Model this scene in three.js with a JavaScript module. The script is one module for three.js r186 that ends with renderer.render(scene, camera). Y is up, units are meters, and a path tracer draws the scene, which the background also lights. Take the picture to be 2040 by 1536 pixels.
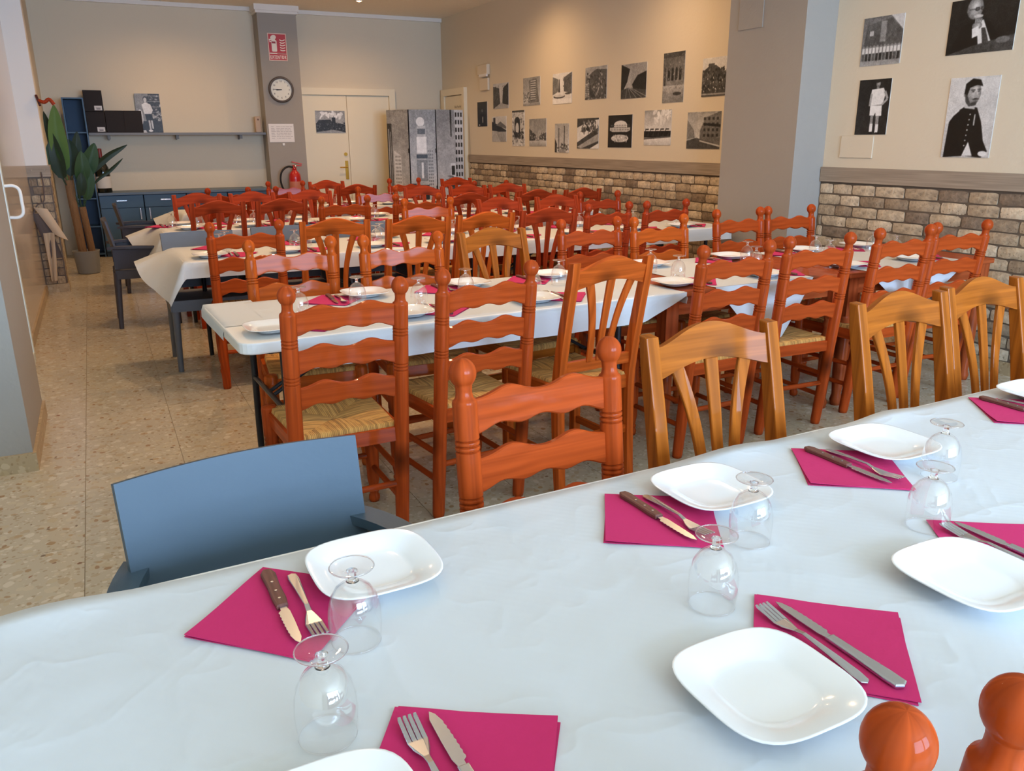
import * as THREE from 'three';
import { mergeGeometries } from 'three/addons/utils/BufferGeometryUtils.js';
import { RoundedBoxGeometry } from 'three/addons/geometries/RoundedBoxGeometry.js';
import { RectAreaLightUniformsLib } from 'three/addons/lights/RectAreaLightUniformsLib.js';

// ---------------------------------------------------------------- camera, sky, daylight, exposure
const scene = new THREE.Scene();
const D2R = Math.PI / 180;
const camera = new THREE.PerspectiveCamera(2 * Math.atan(768 / 1617.1) / D2R, 2040 / 1536, 0.05, 60);
{
  const p = 16.92 * D2R, y = 26.456 * D2R, r = -0.364 * D2R;
  const F = new THREE.Vector3(Math.sin(y) * Math.cos(p), -Math.sin(p), -Math.cos(y) * Math.cos(p));
  const R0 = new THREE.Vector3(Math.cos(y), 0, Math.sin(y)), U0 = new THREE.Vector3().crossVectors(R0, F);
  const R = R0.clone().multiplyScalar(Math.cos(r)).addScaledVector(U0, Math.sin(r));
  const U = U0.clone().multiplyScalar(Math.cos(r)).addScaledVector(R0, -Math.sin(r));
  camera.position.set(0, 1.4, 0);
  camera.quaternion.setFromRotationMatrix(new THREE.Matrix4().makeBasis(R, U, F.clone().negate()));
}
const renderer = new THREE.WebGLRenderer({ antialias: true });
renderer.toneMapping = THREE.LinearToneMapping;
renderer.toneMappingExposure = 0.84;
renderer.shadowMap.enabled = true;
renderer.shadowMap.type = THREE.PCFSoftShadowMap;
scene.background = new THREE.Color().setRGB(2.2, 3.0, 4.2);       // bright overcast sky seen through the street windows
RectAreaLightUniformsLib.init();
// daylight through the two street windows behind the photographer and the tall one to the left
const DAY = new THREE.Color().setRGB(0.46, 0.67, 1.0);
const WINDOWS = [[0.0, 2.2, 0.75, 2.85], [2.45, 4.65, 0.75, 2.85]];   // x0, x1, y0, y1 in the front wall
const FRONT_Z = 3.6, DAY_POWER = 26;
for (const [x0, x1, y0, y1] of WINDOWS) {
  const l = new THREE.RectAreaLight(DAY, DAY_POWER, x1 - x0 - 0.1, y1 - y0 - 0.1);
  l.position.set((x0 + x1) / 2, (y0 + y1) / 2, FRONT_Z + 0.03);
  l.lookAt(l.position.x, l.position.y, -5);
  l.name = 'window_daylight';
  scene.add(l);
}
const LAMP = new THREE.Color().setRGB(1.0, 0.62, 0.32);
const LAMP_POWER = 6;

// ---------------------------------------------------------------- helpers
let seed = 20240;
const rnd = () => { seed |= 0; seed = seed + 0x6D2B79F5 | 0; let t = Math.imul(seed ^ seed >>> 15, 1 | seed); t = t + Math.imul(t ^ t >>> 7, 61 | t) ^ t; return ((t ^ t >>> 14) >>> 0) / 4294967296; };
const rr = (a, b) => a + (b - a) * rnd();
const ORD = ['first', 'second', 'third', 'fourth', 'fifth', 'sixth', 'seventh', 'eighth', 'ninth', 'tenth'];
const taken = {};
function numbered(name) { const n = taken[name] = (taken[name] ?? -1) + 1; return n ? name + '_' + String(n).padStart(3, '0') : name; }
function shade(o) { o.traverse((m) => { if (m.isMesh) { m.castShadow = true; m.receiveShadow = true; } }); return o; }
function tag(o, label, category, group) { o.userData = { label, category }; if (group) o.userData.group = group; return o; }
function thing(name, label, category, pos = [0, 0, 0], turn = 0, group) {
  const o = new THREE.Group(); o.name = numbered(name); o.position.set(...pos); o.rotation.y = turn; scene.add(o); return tag(o, label, category, group);
}
function part(name, geo, mat, parent, pos, rot) {
  const m = new THREE.Mesh(geo, mat); m.name = name; m.castShadow = m.receiveShadow = true;
  if (pos) m.position.set(...pos); if (rot) m.rotation.set(...rot);
  parent.add(m); return m;
}
function single(name, geo, mat, label, category, pos, turn, group) {
  const m = part(numbered(name), geo, mat, scene, pos, turn ? [0, turn, 0] : null); return tag(m, label, category, group);
}
function structure(name, geo, mat, pos, rot) { const m = part(name, geo, mat, scene, pos, rot); m.userData.kind = 'structure'; return m; }
function copy(proto, pos, turn, label, group) {
  const c = proto.clone(); c.name = numbered(proto.userData.base); c.position.set(...pos); c.rotation.y = turn; scene.add(c);
  c.userData = { label, category: proto.userData.category }; if (group) c.userData.group = group; return c;
}
function proto(base, category) { const g = new THREE.Group(); g.name = base; g.userData = { base, category }; return g; }
const box = (w, h, d, x = 0, y = 0, z = 0) => new THREE.BoxGeometry(w, h, d).translate(x, y, z);
const span = (x0, x1, y0, y1, z0, z1) => box(x1 - x0, y1 - y0, Math.abs(z1 - z0), (x0 + x1) / 2, (y0 + y1) / 2, (z0 + z1) / 2);
const rbox = (w, h, d, r = 0.004, s = 2) => new RoundedBoxGeometry(w, h, d, s, r);
function merge(list) {
  return mergeGeometries(list.map((g) => { g = g.index ? g.toNonIndexed() : g; for (const k of Object.keys(g.attributes)) if (!['position', 'normal', 'uv'].includes(k)) g.deleteAttribute(k); return g; }));
}
// uv in metres divided by the size of the texture; the grain runs along `axis`
function grain(geo, axis = 'y', su = 0.3, sv = 1.2, ou = 0, ov = 0) {
  const p = geo.attributes.position, n = geo.attributes.normal, uv = new Float32Array(p.count * 2), ax = 'xyz'.indexOf(axis);
  for (let i = 0; i < p.count; i++) {
    const c = [p.getX(i), p.getY(i), p.getZ(i)], m = [Math.abs(n.getX(i)), Math.abs(n.getY(i)), Math.abs(n.getZ(i))];
    const o = [0, 1, 2].filter((k) => k !== ax), across = m[o[0]] > m[o[1]] ? o[1] : o[0];
    uv[2 * i] = c[across] / su + ou; uv[2 * i + 1] = c[ax] / sv + ov;
  }
  geo.setAttribute('uv', new THREE.BufferAttribute(uv, 2)); return geo;
}
// flat mapping on the two axes across the most facing one
function metres(geo, s = 1, ou = 0, ov = 0) {
  const p = geo.attributes.position, n = geo.attributes.normal, uv = new Float32Array(p.count * 2);
  for (let i = 0; i < p.count; i++) {
    const m = [Math.abs(n.getX(i)), Math.abs(n.getY(i)), Math.abs(n.getZ(i))], k = m.indexOf(Math.max(...m)), c = [p.getX(i), p.getY(i), p.getZ(i)];
    uv[2 * i] = (k === 0 ? c[2] : c[0]) / s + ou; uv[2 * i + 1] = (k === 1 ? c[2] : c[1]) / s + ov;
  }
  geo.setAttribute('uv', new THREE.BufferAttribute(uv, 2)); return geo;
}
function lathe(pts, seg = 20) { const g = new THREE.LatheGeometry(pts.map(([r, y]) => new THREE.Vector2(r, y)), seg); const p = g.attributes.position, uv = g.attributes.uv; for (let i = 0; i < p.count; i++) uv.setXY(i, uv.getX(i) * 0.5, p.getY(i) / 1.2); return g; }
function rod(a, b, r, seg = 10) {
  const A = new THREE.Vector3(...a), B = new THREE.Vector3(...b), d = B.clone().sub(A), L = d.length();
  const g = new THREE.CylinderGeometry(r, r, L, seg, 1), uv = g.attributes.uv;
  for (let i = 0; i < uv.count; i++) uv.setXY(i, uv.getX(i) * 0.2, uv.getY(i) * L / 1.2);
  return g.applyQuaternion(new THREE.Quaternion().setFromUnitVectors(new THREE.Vector3(0, 1, 0), d.normalize())).translate((A.x + B.x) / 2, (A.y + B.y) / 2, (A.z + B.z) / 2);
}
function tube(points, r, seg = 24, rad = 8, closed = false) { return new THREE.TubeGeometry(new THREE.CatmullRomCurve3(points.map((p) => new THREE.Vector3(...p)), closed), seg, r, rad, closed); }
function extrude(outline, depth, bevel = 0.003, curve = 1) {
  const s = new THREE.Shape(outline.map(([x, y]) => new THREE.Vector2(x, y)));
  const g = new THREE.ExtrudeGeometry(s, { depth: depth - 2 * bevel, bevelEnabled: bevel > 0, bevelSize: bevel, bevelThickness: bevel, bevelSegments: curve, curveSegments: 8 });
  return g.translate(0, 0, -depth / 2 + bevel);
}
// a curved sheet from a function (u, v) -> [x, y, z], with a thickness along its normal if wanted
function sheet(f, nu, nv, uvScale = [1, 1]) {
  const pos = [], uv = [], idx = [];
  for (let j = 0; j <= nv; j++) for (let i = 0; i <= nu; i++) { pos.push(...f(i / nu, j / nv)); uv.push(i / nu * uvScale[0], j / nv * uvScale[1]); }
  for (let j = 0; j < nv; j++) for (let i = 0; i < nu; i++) { const a = j * (nu + 1) + i, b = a + 1, c = a + nu + 1, d = c + 1; idx.push(a, b, d, a, d, c); }
  const g = new THREE.BufferGeometry(); g.setAttribute('position', new THREE.Float32BufferAttribute(pos, 3)); g.setAttribute('uv', new THREE.Float32BufferAttribute(uv, 2)); g.setIndex(idx); g.computeVertexNormals(); return g;
}
function slab(f, nu, nv, t, uvScale = [1, 1]) {           // two sheets t apart, closed along the edges
  const a = sheet(f, nu, nv, uvScale), n = a.attributes.normal, p = a.attributes.position, W = nu + 1, N = p.count;
  const pos = [...p.array], uv = [...a.attributes.uv.array, ...a.attributes.uv.array], idx = [...a.index.array];
  for (let i = 0; i < N; i++) pos.push(p.getX(i) - n.getX(i) * t, p.getY(i) - n.getY(i) * t, p.getZ(i) - n.getZ(i) * t);
  for (let k = 0; k < a.index.count; k += 3) idx.push(a.index.getX(k) + N, a.index.getX(k + 2) + N, a.index.getX(k + 1) + N);
  const rim = []; for (let i = 0; i < nu; i++) rim.push(i); for (let j = 0; j < nv; j++) rim.push(j * W + nu); for (let i = nu; i > 0; i--) rim.push(nv * W + i); for (let j = nv; j > 0; j--) rim.push(j * W);
  for (let k = 0; k < rim.length; k++) { const x = rim[k], y = rim[(k + 1) % rim.length]; idx.push(x, x + N, y + N, x, y + N, y); }
  const g = new THREE.BufferGeometry(); g.setAttribute('position', new THREE.Float32BufferAttribute(pos, 3)); g.setAttribute('uv', new THREE.Float32BufferAttribute(uv, 2)); g.setIndex(idx);
  const h = g.toNonIndexed(); h.computeVertexNormals();
  // smooth the two faces, keep the rim sharp
  const hp = h.attributes.position, hn = h.attributes.normal, faces = idx.length, body = a.index.count * 2;
  for (let k = 0; k < body; k++) { const id = idx[k], s = id < N ? 1 : -1, q = id % N; hn.setXYZ(k, n.getX(q) * s, n.getY(q) * s, n.getZ(q) * s); }
  return h;
}

// ---------------------------------------------------------------- textures
const hash = (x, y) => { let h = Math.imul(x, 374761393) + Math.imul(y, 668265263); h = Math.imul(h ^ h >>> 13, 1274126177); return ((h ^ h >>> 16) >>> 0) / 4294967296; };
function vnoise(x, y, px, py) {               // periodic value noise
  const xi = Math.floor(x), yi = Math.floor(y), fx = x - xi, fy = y - yi, s = (t) => t * t * (3 - 2 * t), m = (a, n) => ((a % n) + n) % n;
  const a = hash(m(xi, px), m(yi, py)), b = hash(m(xi + 1, px), m(yi, py)), c = hash(m(xi, px), m(yi + 1, py)), d = hash(m(xi + 1, px), m(yi + 1, py));
  return (a + (b - a) * s(fx)) * (1 - s(fy)) + (c + (d - c) * s(fx)) * s(fy);
}
function dataTex(w, h, f, srgb) {
  const d = new Uint8Array(w * h * 4);
  for (let y = 0; y < h; y++) for (let x = 0; x < w; x++) { const c = f(x / w, y / h), o = (y * w + x) * 4, v = Array.isArray(c) ? c : [c, c, c]; for (let k = 0; k < 3; k++) d[o + k] = Math.max(0, Math.min(255, v[k] * 255)); d[o + 3] = 255; }
  const t = new THREE.DataTexture(d, w, h); t.wrapS = t.wrapT = THREE.RepeatWrapping; t.magFilter = THREE.LinearFilter; if (srgb) t.colorSpace = THREE.SRGBColorSpace; t.needsUpdate = true; return t;
}
function canvasTex(w, h, paint, repeat) {
  const c = document.createElement('canvas'); c.width = w; c.height = h; paint(c.getContext('2d'), w, h);
  const t = new THREE.CanvasTexture(c); t.colorSpace = THREE.SRGBColorSpace; if (repeat) t.wrapS = t.wrapT = THREE.RepeatWrapping; return t;
}
const fbm = (u, v, n, m) => 0.5 * vnoise(u * n, v * m, n, m) + 0.3 * vnoise(u * n * 2, v * m * 2, n * 2, m * 2) + 0.2 * vnoise(u * n * 4, v * m * 4, n * 4, m * 4);
const woodTex = dataTex(256, 512, (u, v) => {
  const w = fbm(u, v, 4, 3) * 1.6, ring = Math.sin((u * 9 + w) * 6.283), fine = vnoise(u * 90, v * 6, 90, 6), k = 0.84 + 0.085 * ring * (0.3 + 0.7 * fbm(u + 0.4, v, 6, 2)) + 0.1 * fine;
  let c = k; const kn = [[0.3, 0.27], [0.75, 0.71]];
  for (const [a, b] of kn) { const d = Math.hypot((u - a) * 4.5, (v - b) * 16); if (d < 1) c *= 0.55 + 0.45 * d; }
  return [c, c * (0.9 + 0.1 * k), c * (0.84 + 0.16 * k)];
}, true);
const grayWoodTex = dataTex(128, 512, (u, v) => { const c = 0.78 + 0.22 * (0.6 * vnoise(u * 60, v * 6, 60, 6) + 0.4 * fbm(u, v, 12, 3)); return c; }, true);
const plasterTex = dataTex(256, 256, (u, v) => 0.5 + 0.5 * (fbm(u, v, 40, 40) - 0.5) + 0.3 * (fbm(u, v, 10, 10) - 0.5));
const stippleTex = dataTex(256, 256, (u, v) => Math.pow(fbm(u, v, 32, 32), 1.5));
const paperBump = dataTex(512, 512, (u, v) => {
  const cre = 1 - Math.abs(fbm(u, v, 5, 5) - 0.5) * 2, cr2 = 1 - Math.abs(fbm(u + 0.3, v + 0.7, 9, 9) - 0.5) * 2;
  return 0.3 * Math.pow(cre, 10) + 0.25 * Math.pow(cr2, 8) + 0.3 * fbm(u, v, 6, 6) + 0.025 * Math.sin(u * 6.283 * 60) * Math.sin(v * 6.283 * 60) + 0.1;
});
const brickTex = dataTex(256, 256, (u, v) => { const a = fbm(u, v, 10, 10), b = fbm(u + 0.5, v, 34, 34), c = 0.92 + 0.3 * (a - 0.45) + 0.2 * (b - 0.5); const s = vnoise(u * 50, v * 50, 50, 50) > 0.9 ? 0.82 : 1; return [c * s, c * s * 0.98, c * s * 0.95]; }, true);
const rushTex = dataTex(256, 256, (u, v) => { const s = u * 40, f = s - Math.floor(s), k = Math.sin(f * Math.PI), t = hash(Math.floor(s), 3) * 0.3 + 0.25 * vnoise(u * 40, v * 12, 40, 12); const c = 0.55 + 0.22 * k + t * 0.8; return [c, c * 0.95, c * 0.86]; }, true);
const rushBump = dataTex(256, 64, (u) => { const s = u * 40, f = s - Math.floor(s); return Math.sin(f * Math.PI); });
const terrazzoTex = canvasTex(1024, 1024, (g, W) => {
  g.fillStyle = 'rgb(203,190,168)'; g.fillRect(0, 0, W, W);
  const chip = (n, lo, hi, cols) => { for (let i = 0; i < n; i++) {
    const x = rnd() * W, y = rnd() * W, r = rr(lo, hi), e = rr(0.45, 1), t = rnd() * 6.28, k = 6 + Math.floor(rnd() * 3), pts = [];
    for (let j = 0; j < k; j++) { const a = j / k * 6.283, q = r * rr(0.75, 1.1); pts.push([Math.cos(a) * q, Math.sin(a) * q * e]); }
    g.fillStyle = cols[Math.floor(rnd() * cols.length)];
    for (const dx of [-W, 0, W]) for (const dy of [-W, 0, W]) { if (x + dx < -80 || x + dx > W + 80 || y + dy < -80 || y + dy > W + 80) continue; g.beginPath(); pts.forEach(([a, b], j) => { const c = Math.cos(t), s = Math.sin(t), X = x + dx + a * c - b * s, Y = y + dy + a * s + b * c; j ? g.lineTo(X, Y) : g.moveTo(X, Y); }); g.fill(); }
  } };
  chip(2600, 3, 9, ['rgb(214,202,180)', 'rgb(190,174,148)', 'rgb(222,211,192)', 'rgb(178,160,132)']);
  chip(420, 10, 22, ['rgb(211,197,172)', 'rgb(196,178,150)', 'rgb(224,213,194)', 'rgb(204,188,160)']);
  chip(90, 8, 18, ['rgb(186,160,126)', 'rgb(178,150,114)', 'rgb(192,166,130)', 'rgb(170,138,104)']);
  chip(36, 4, 10, ['rgb(140,104,76)', 'rgb(156,110,82)', 'rgb(132,112,90)']);
}, true);
terrazzoTex.anisotropy = 8;

// ---------------------------------------------------------------- materials
const srgb = (r, g, b) => new THREE.Color().setRGB(r / 255, g / 255, b / 255, THREE.SRGBColorSpace);
const std = (color, roughness = 0.6, extra = {}) => new THREE.MeshStandardMaterial({ color, roughness, ...extra });
const phys = (color, roughness = 0.4, extra = {}) => new THREE.MeshPhysicalMaterial({ color, roughness, ...extra });
const varnish = (c) => phys(c, 0.5, { map: woodTex, clearcoat: 0.22, clearcoatRoughness: 0.06, specularIntensity: 0.06 });
const M = {
  red: varnish(srgb(190, 79, 30)), redder: varnish(srgb(178, 66, 31)), orange: varnish(srgb(204, 94, 32)), honey: varnish(srgb(178, 98, 30)),
  tableWood: varnish(srgb(176, 84, 44)), darkWood: varnish(srgb(92, 44, 30)),
  rush: std(srgb(224, 176, 108), 0.9, { map: rushTex, bumpMap: rushBump, bumpScale: 0.002 }),
  paper: std(srgb(206, 210, 211), 0.62, { bumpMap: paperBump, bumpScale: 0.0028 }),
  plastic: std(srgb(232, 232, 228), 0.45), steelBlack: phys(srgb(38, 38, 42), 0.35, { metalness: 0.4 }),
  china: phys(srgb(244, 246, 246), 0.12, { clearcoat: 0.4 }),
  glass: phys(srgb(255, 255, 255), 0.0, { transmission: 1, thickness: 0.002, ior: 1.45 }), bowl: phys(srgb(255, 255, 255), 0.0, { transmission: 1, thickness: 0, ior: 1.7 }),
  napkin: std(srgb(196, 34, 98), 0.9, { bumpMap: plasterTex, bumpScale: 0.0006 }),
  steel: phys(srgb(196, 202, 210), 0.26, { metalness: 1 }),
  knifeWood: phys(srgb(120, 72, 62), 0.5, { map: woodTex }),
  chairBlue: std(srgb(66, 84, 97), 0.5, { bumpMap: plasterTex, bumpScale: 0.0003 }), chairGrey: std(srgb(98, 104, 112), 0.55), chairDark: std(srgb(58, 60, 72), 0.55),
  wall: std(srgb(220, 208, 184), 0.85, { bumpMap: plasterTex, bumpScale: 0.0012 }), wallWhite: std(srgb(232, 228, 220), 0.8),
  greyPaint: std(srgb(158, 152, 142), 0.75, { bumpMap: plasterTex, bumpScale: 0.0012 }), ceiling: std(srgb(246, 236, 216), 0.95, { bumpMap: stippleTex, bumpScale: 0.006 }),
  gloss: phys(srgb(214, 198, 176), 0.25, { clearcoat: 0.6, clearcoatRoughness: 0.1 }),
  doorPaint: std(srgb(238, 226, 196), 0.5), brass: phys(srgb(196, 150, 62), 0.3, { metalness: 1 }),
  band: std(srgb(176, 160, 140), 0.7, { map: grayWoodTex }), mortar: std(srgb(104, 90, 74), 0.95), mortarDark: std(srgb(112, 100, 90), 0.95),
  tile: phys(srgb(236, 238, 236), 0.2, { map: terrazzoTex }), grout: std(srgb(150, 134, 110), 0.9), base: phys(srgb(222, 208, 182), 0.4, { map: terrazzoTex }),
  blue: std(srgb(58, 92, 122), 0.5), blueDark: std(srgb(44, 70, 96), 0.6), chrome: phys(srgb(225, 228, 230), 0.2, { metalness: 1 }),
  alu: std(srgb(216, 226, 220), 0.45), black: std(srgb(30, 26, 28), 0.8), white: std(srgb(236, 236, 232), 0.6),
  pot: std(srgb(128, 130, 130), 0.7), soil: std(srgb(48, 36, 28), 1), trunk: std(srgb(128, 98, 68), 0.95, { bumpMap: brickTex, bumpScale: 0.01 }),
  leaf: phys(srgb(40, 74, 38), 0.55, { side: THREE.DoubleSide }), leafLight: phys(srgb(84, 118, 50), 0.6, { side: THREE.DoubleSide }), leafDark: phys(srgb(28, 52, 36), 0.55, { side: THREE.DoubleSide }),
  bottle: phys(srgb(16, 22, 18), 0.08), capsule: std(srgb(110, 30, 30), 0.4), label: std(srgb(206, 204, 196), 0.8),
  extinguisher: phys(srgb(190, 24, 22), 0.3, { clearcoat: 0.5 }), rubber: std(srgb(24, 24, 26), 0.7),
  pane: phys(srgb(255, 255, 255), 0.0, { transmission: 1, thickness: 0 }), frameWhite: std(srgb(226, 226, 222), 0.5),
  lampGlow: std(srgb(255, 230, 190), 0.6, { emissive: LAMP, emissiveIntensity: 14 }),
};
const brickTones = [[214, 198, 172], [204, 187, 160], [188, 170, 144], [166, 149, 126], [226, 211, 186], [146, 130, 112]].map((c) => std(srgb(...c), 0.92, { map: brickTex, bumpMap: brickTex, bumpScale: 0.004 }));

// ---------------------------------------------------------------- the room
const XR = 4.82, ZB = -11.95, CEIL = 3.07, XL = -0.55;
const eye = camera.position, camInv = new THREE.Matrix4();
camera.updateMatrixWorld(true); camera.updateProjectionMatrix(); camInv.copy(camera.matrixWorld).invert();
function seenSize(x, y, z, size) {               // rough size on the photograph, 0 outside the frame
  const v = new THREE.Vector3(x, y, z).applyMatrix4(camInv); if (v.z > -0.3) return 0;
  const u = 1617 * v.x / -v.z, w = 1617 * v.y / -v.z; return Math.abs(u) > 1080 || Math.abs(w) > 810 ? 0 : 1617 * size / -v.z;
}
{ // floor of terrazzo tiles, 40 cm, thin recessed joints
  const floor = structure('floor', span(-1.8, XR + 0.2, -0.12, -0.0025, FRONT_Z + 0.2, ZB - 0.2), M.grout);
  const P = 0.402, variants = [];
  for (let k = 0; k < 8; k++) { const g = box(P - 0.0022, 0.02, P - 0.0022, 0, -0.01, 0); variants.push(metres(g, 1.1, rnd(), rnd())); }
  const list = [], x0 = -0.208 - 4 * P, z0 = -2.66;
  for (let i = 0; i < 17; i++) for (let j = -12; j < 25; j++) {
    const x = x0 + (i + 0.5) * P, z = z0 - (j + 0.5) * P;
    if (x > XR || x < -1.78 || z > FRONT_Z || z < ZB) continue;
    if (z < -3.9 && x < -0.75) continue;
    list.push([x, z, seenSize(x, 0, z, P), Math.floor(rnd() * 8)]);
  }
  list.sort((a, b) => b[2] - a[2]);
  const rest = [];
  list.forEach(([x, z, s, k], i) => { if (i < 300 && s > 0) part('tile', variants[k], M.tile, floor, [x, 0, z]); else rest.push(variants[k].clone().translate(x, 0, z)); });
  const far = part('tile_field', merge(rest), M.tile, floor); far.userData.kind = 'stuff';
}
structure('ceiling', metres(span(-1.8, XR + 0.2, CEIL, CEIL + 0.15, FRONT_Z + 0.2, ZB - 0.2), 0.5), M.ceiling);
structure('wall_back', metres(merge([span(-0.75, XR + 0.2, 0, CEIL, ZB, ZB - 0.2), span(-0.75, -0.257, 0, CEIL, ZB + 0.03, ZB)]), 0.6), M.wall);
structure('wall_left', metres(merge([span(-1.8, -1.6, 0, CEIL, FRONT_Z + 0.2, -4.2), span(-0.75, -0.44, 0, CEIL, -9.22, ZB)]), 0.6), M.wall);
{ // front wall with the two street windows, behind the photographer
  const [a, b] = WINDOWS, z0 = FRONT_Z, z1 = FRONT_Z + 0.2;
  structure('wall_front', metres(merge([span(-1.8, a[0], 0, CEIL, z0, z1), span(a[1], b[0], 0, CEIL, z0, z1), span(b[1], XR + 0.2, 0, CEIL, z0, z1),
    span(a[0], a[1], 0, a[2], z0, z1), span(a[0], a[1], a[3], CEIL, z0, z1), span(b[0], b[1], 0, b[2], z0, z1), span(b[0], b[1], b[3], CEIL, z0, z1)]), 0.6), M.wall);
  WINDOWS.forEach(([x0, x1, y0, y1], i) => {
    const z = z0 + 0.1, zs = [z - 0.025, z + 0.025], w = new THREE.Group(); w.name = 'window_' + (i + 1); w.userData.kind = 'structure'; scene.add(w);
    part('frame', merge([span(x0, x0 + 0.05, y0, y1, ...zs), span(x1 - 0.05, x1, y0, y1, ...zs), span(x0, x1, y0, y0 + 0.05, ...zs), span(x0, x1, y1 - 0.05, y1, ...zs)]), M.frameWhite, w);
    const xm = (x0 + x1) / 2, ym = (y0 + y1) / 2;
    part('mullion', span(xm - 0.03, xm + 0.03, y0, y1, ...zs), M.frameWhite, w);
    part('mullion', span(x0, x1, ym + 0.2, ym + 0.25, ...zs), M.frameWhite, w);
    for (const [pa, pb] of [[x0, xm], [xm, x1]]) part('pane', box(pb - pa - 0.06, y1 - y0 - 0.06, 0.001, (pa + pb) / 2, ym, z), M.pane, w);
  });
}
// brick cladding: single bricks standing proud of a mortar bed
const brickShapes = [];
for (let k = 0; k < 5; k++) {                     // unit bricks with knocked-off corners, the face towards -x
  const g = new THREE.BoxGeometry(1, 1, 1, 1, 3, 4), p = g.attributes.position;
  for (let i = 0; i < p.count; i++) {
    const x = p.getX(i), y = p.getY(i), z = p.getZ(i), edge = Math.max(Math.abs(y), Math.abs(z)) > 0.49, corner = Math.abs(y) > 0.49 && Math.abs(z) > 0.49;
    const h = hash(Math.round(y * 30) + k * 77, Math.round(z * 30));
    p.setXYZ(i, x < 0 ? x + (corner ? 0.55 : edge ? 0.35 : 0.1) * (0.6 + 0.8 * h) : x, y * (corner ? 0.93 : 1) + (h - 0.5) * (edge ? 0.07 : 0.02), z * (corner ? 0.975 : 1) + (hash(i, k) - 0.5) * 0.015);
  }
  g.computeVertexNormals(); g.userData = {}; brickShapes.push(metresUnit(g, k));
}
function metresUnit(g, k) { const p = g.attributes.position, uv = g.attributes.uv; for (let i = 0; i < p.count; i++) uv.setXY(i, p.getZ(i) * 0.5 + k * 0.19, p.getY(i) * 0.16 + k * 0.31); return g; }
function brickCourses(u0, u1, y0, y1, pitch = 0.0765) {
  const out = []; let row = 0;
  for (let y = y0; y + pitch * 0.6 < y1; y += pitch, row++) {
    const h = Math.min(pitch - 0.010, y1 - y - 0.004); let u = u0 - rnd() * 0.2;
    while (u < u1 - 0.03) { const L = rr(0.15, 0.25), a = Math.max(u, u0), b = Math.min(u + L, u1); if (b - a > 0.035) out.push([(a + b) / 2, y + h / 2, b - a - 0.010, h, Math.floor(rnd() * 5), Math.min(5, Math.floor(Math.pow(rnd(), 1.15) * 6))]); u += L; }
  }
  return out;
}
{ // right wall: plaster above, wooden band, bricks below
  const w = structure('wall_right', metres(span(XR, XR + 0.2, 0, CEIL, FRONT_Z + 0.2, ZB - 0.2), 0.6), M.wall);
  const segs = [[-10.98, -5.31], [-4.515, 1.8]], all = [];
  segs.forEach(([a, b]) => {
    part('mortar_bed', span(XR - 0.006, XR, 0.0, 1.085, a, b), M.mortar, w);
    for (const k of brickCourses(a, b, 0.085, 1.082)) all.push([...k, seenSize(XR, k[1], k[0], k[3]) * (k[1] > 0.35 ? 1 : 0.6)]);
  });
  all.sort((p, q) => q[6] - p[6]);
  const rest = brickTones.map(() => []);
  all.forEach(([z, y, L, h, s, t, seen], i) => {
    if (i < 300 && seen > 0) { const m = part('brick', brickShapes[s], brickTones[t], w, [XR - 0.007, y, z]); m.scale.set(0.022, h, L); }
    else rest[t].push(brickShapes[s].clone().scale(0.022, h, L).translate(XR - 0.007, y, z));
  });
  rest.forEach((r, t) => { if (r.length) part('brick_field', merge(r), brickTones[t], w).userData.kind = 'stuff'; });
  segs.forEach(([a, b], i) => structure('trim_' + (i + 1), grain(span(XR - 0.022, XR, 1.085, 1.187, a, b), 'z', 0.3, 1.2), M.band));
  structure('baseboard_right', metres(merge(segs.map(([a, b]) => span(XR - 0.014, XR, 0, 0.08, a, b))), 1), M.base);
}
{ // grey pillar on the right wall, with a faint cover plate high up
  structure('pillar', metres(span(4.525, XR, 0, CEIL, -4.52, -5.305), 0.6), M.greyPaint);
  const c = single('cover_plate', rbox(0.006, 0.34, 0.26, 0.002), M.greyPaint, 'flat grey junction cover painted over, high on the grey pillar', 'cover plate', [4.522, 2.34, -5.07]);
}
// grey pillar with the clock on the back wall, white capital moulding above
structure('pillar_001', metres(span(2.155, 2.655, 0, CEIL, -11.63, ZB), 0.6), M.greyPaint);
structure('trim_3', merge([span(2.12, 2.69, CEIL - 0.07, CEIL, -11.59, ZB), span(2.135, 2.675, CEIL - 0.1, CEIL - 0.07, -11.61, ZB)]), M.wallWhite);
structure('trim_4', merge([span(-0.44, 2.15, CEIL - 0.05, CEIL, ZB + 0.04, ZB), span(2.66, XR, CEIL - 0.05, CEIL, ZB + 0.04, ZB)]), M.wallWhite);
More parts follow.
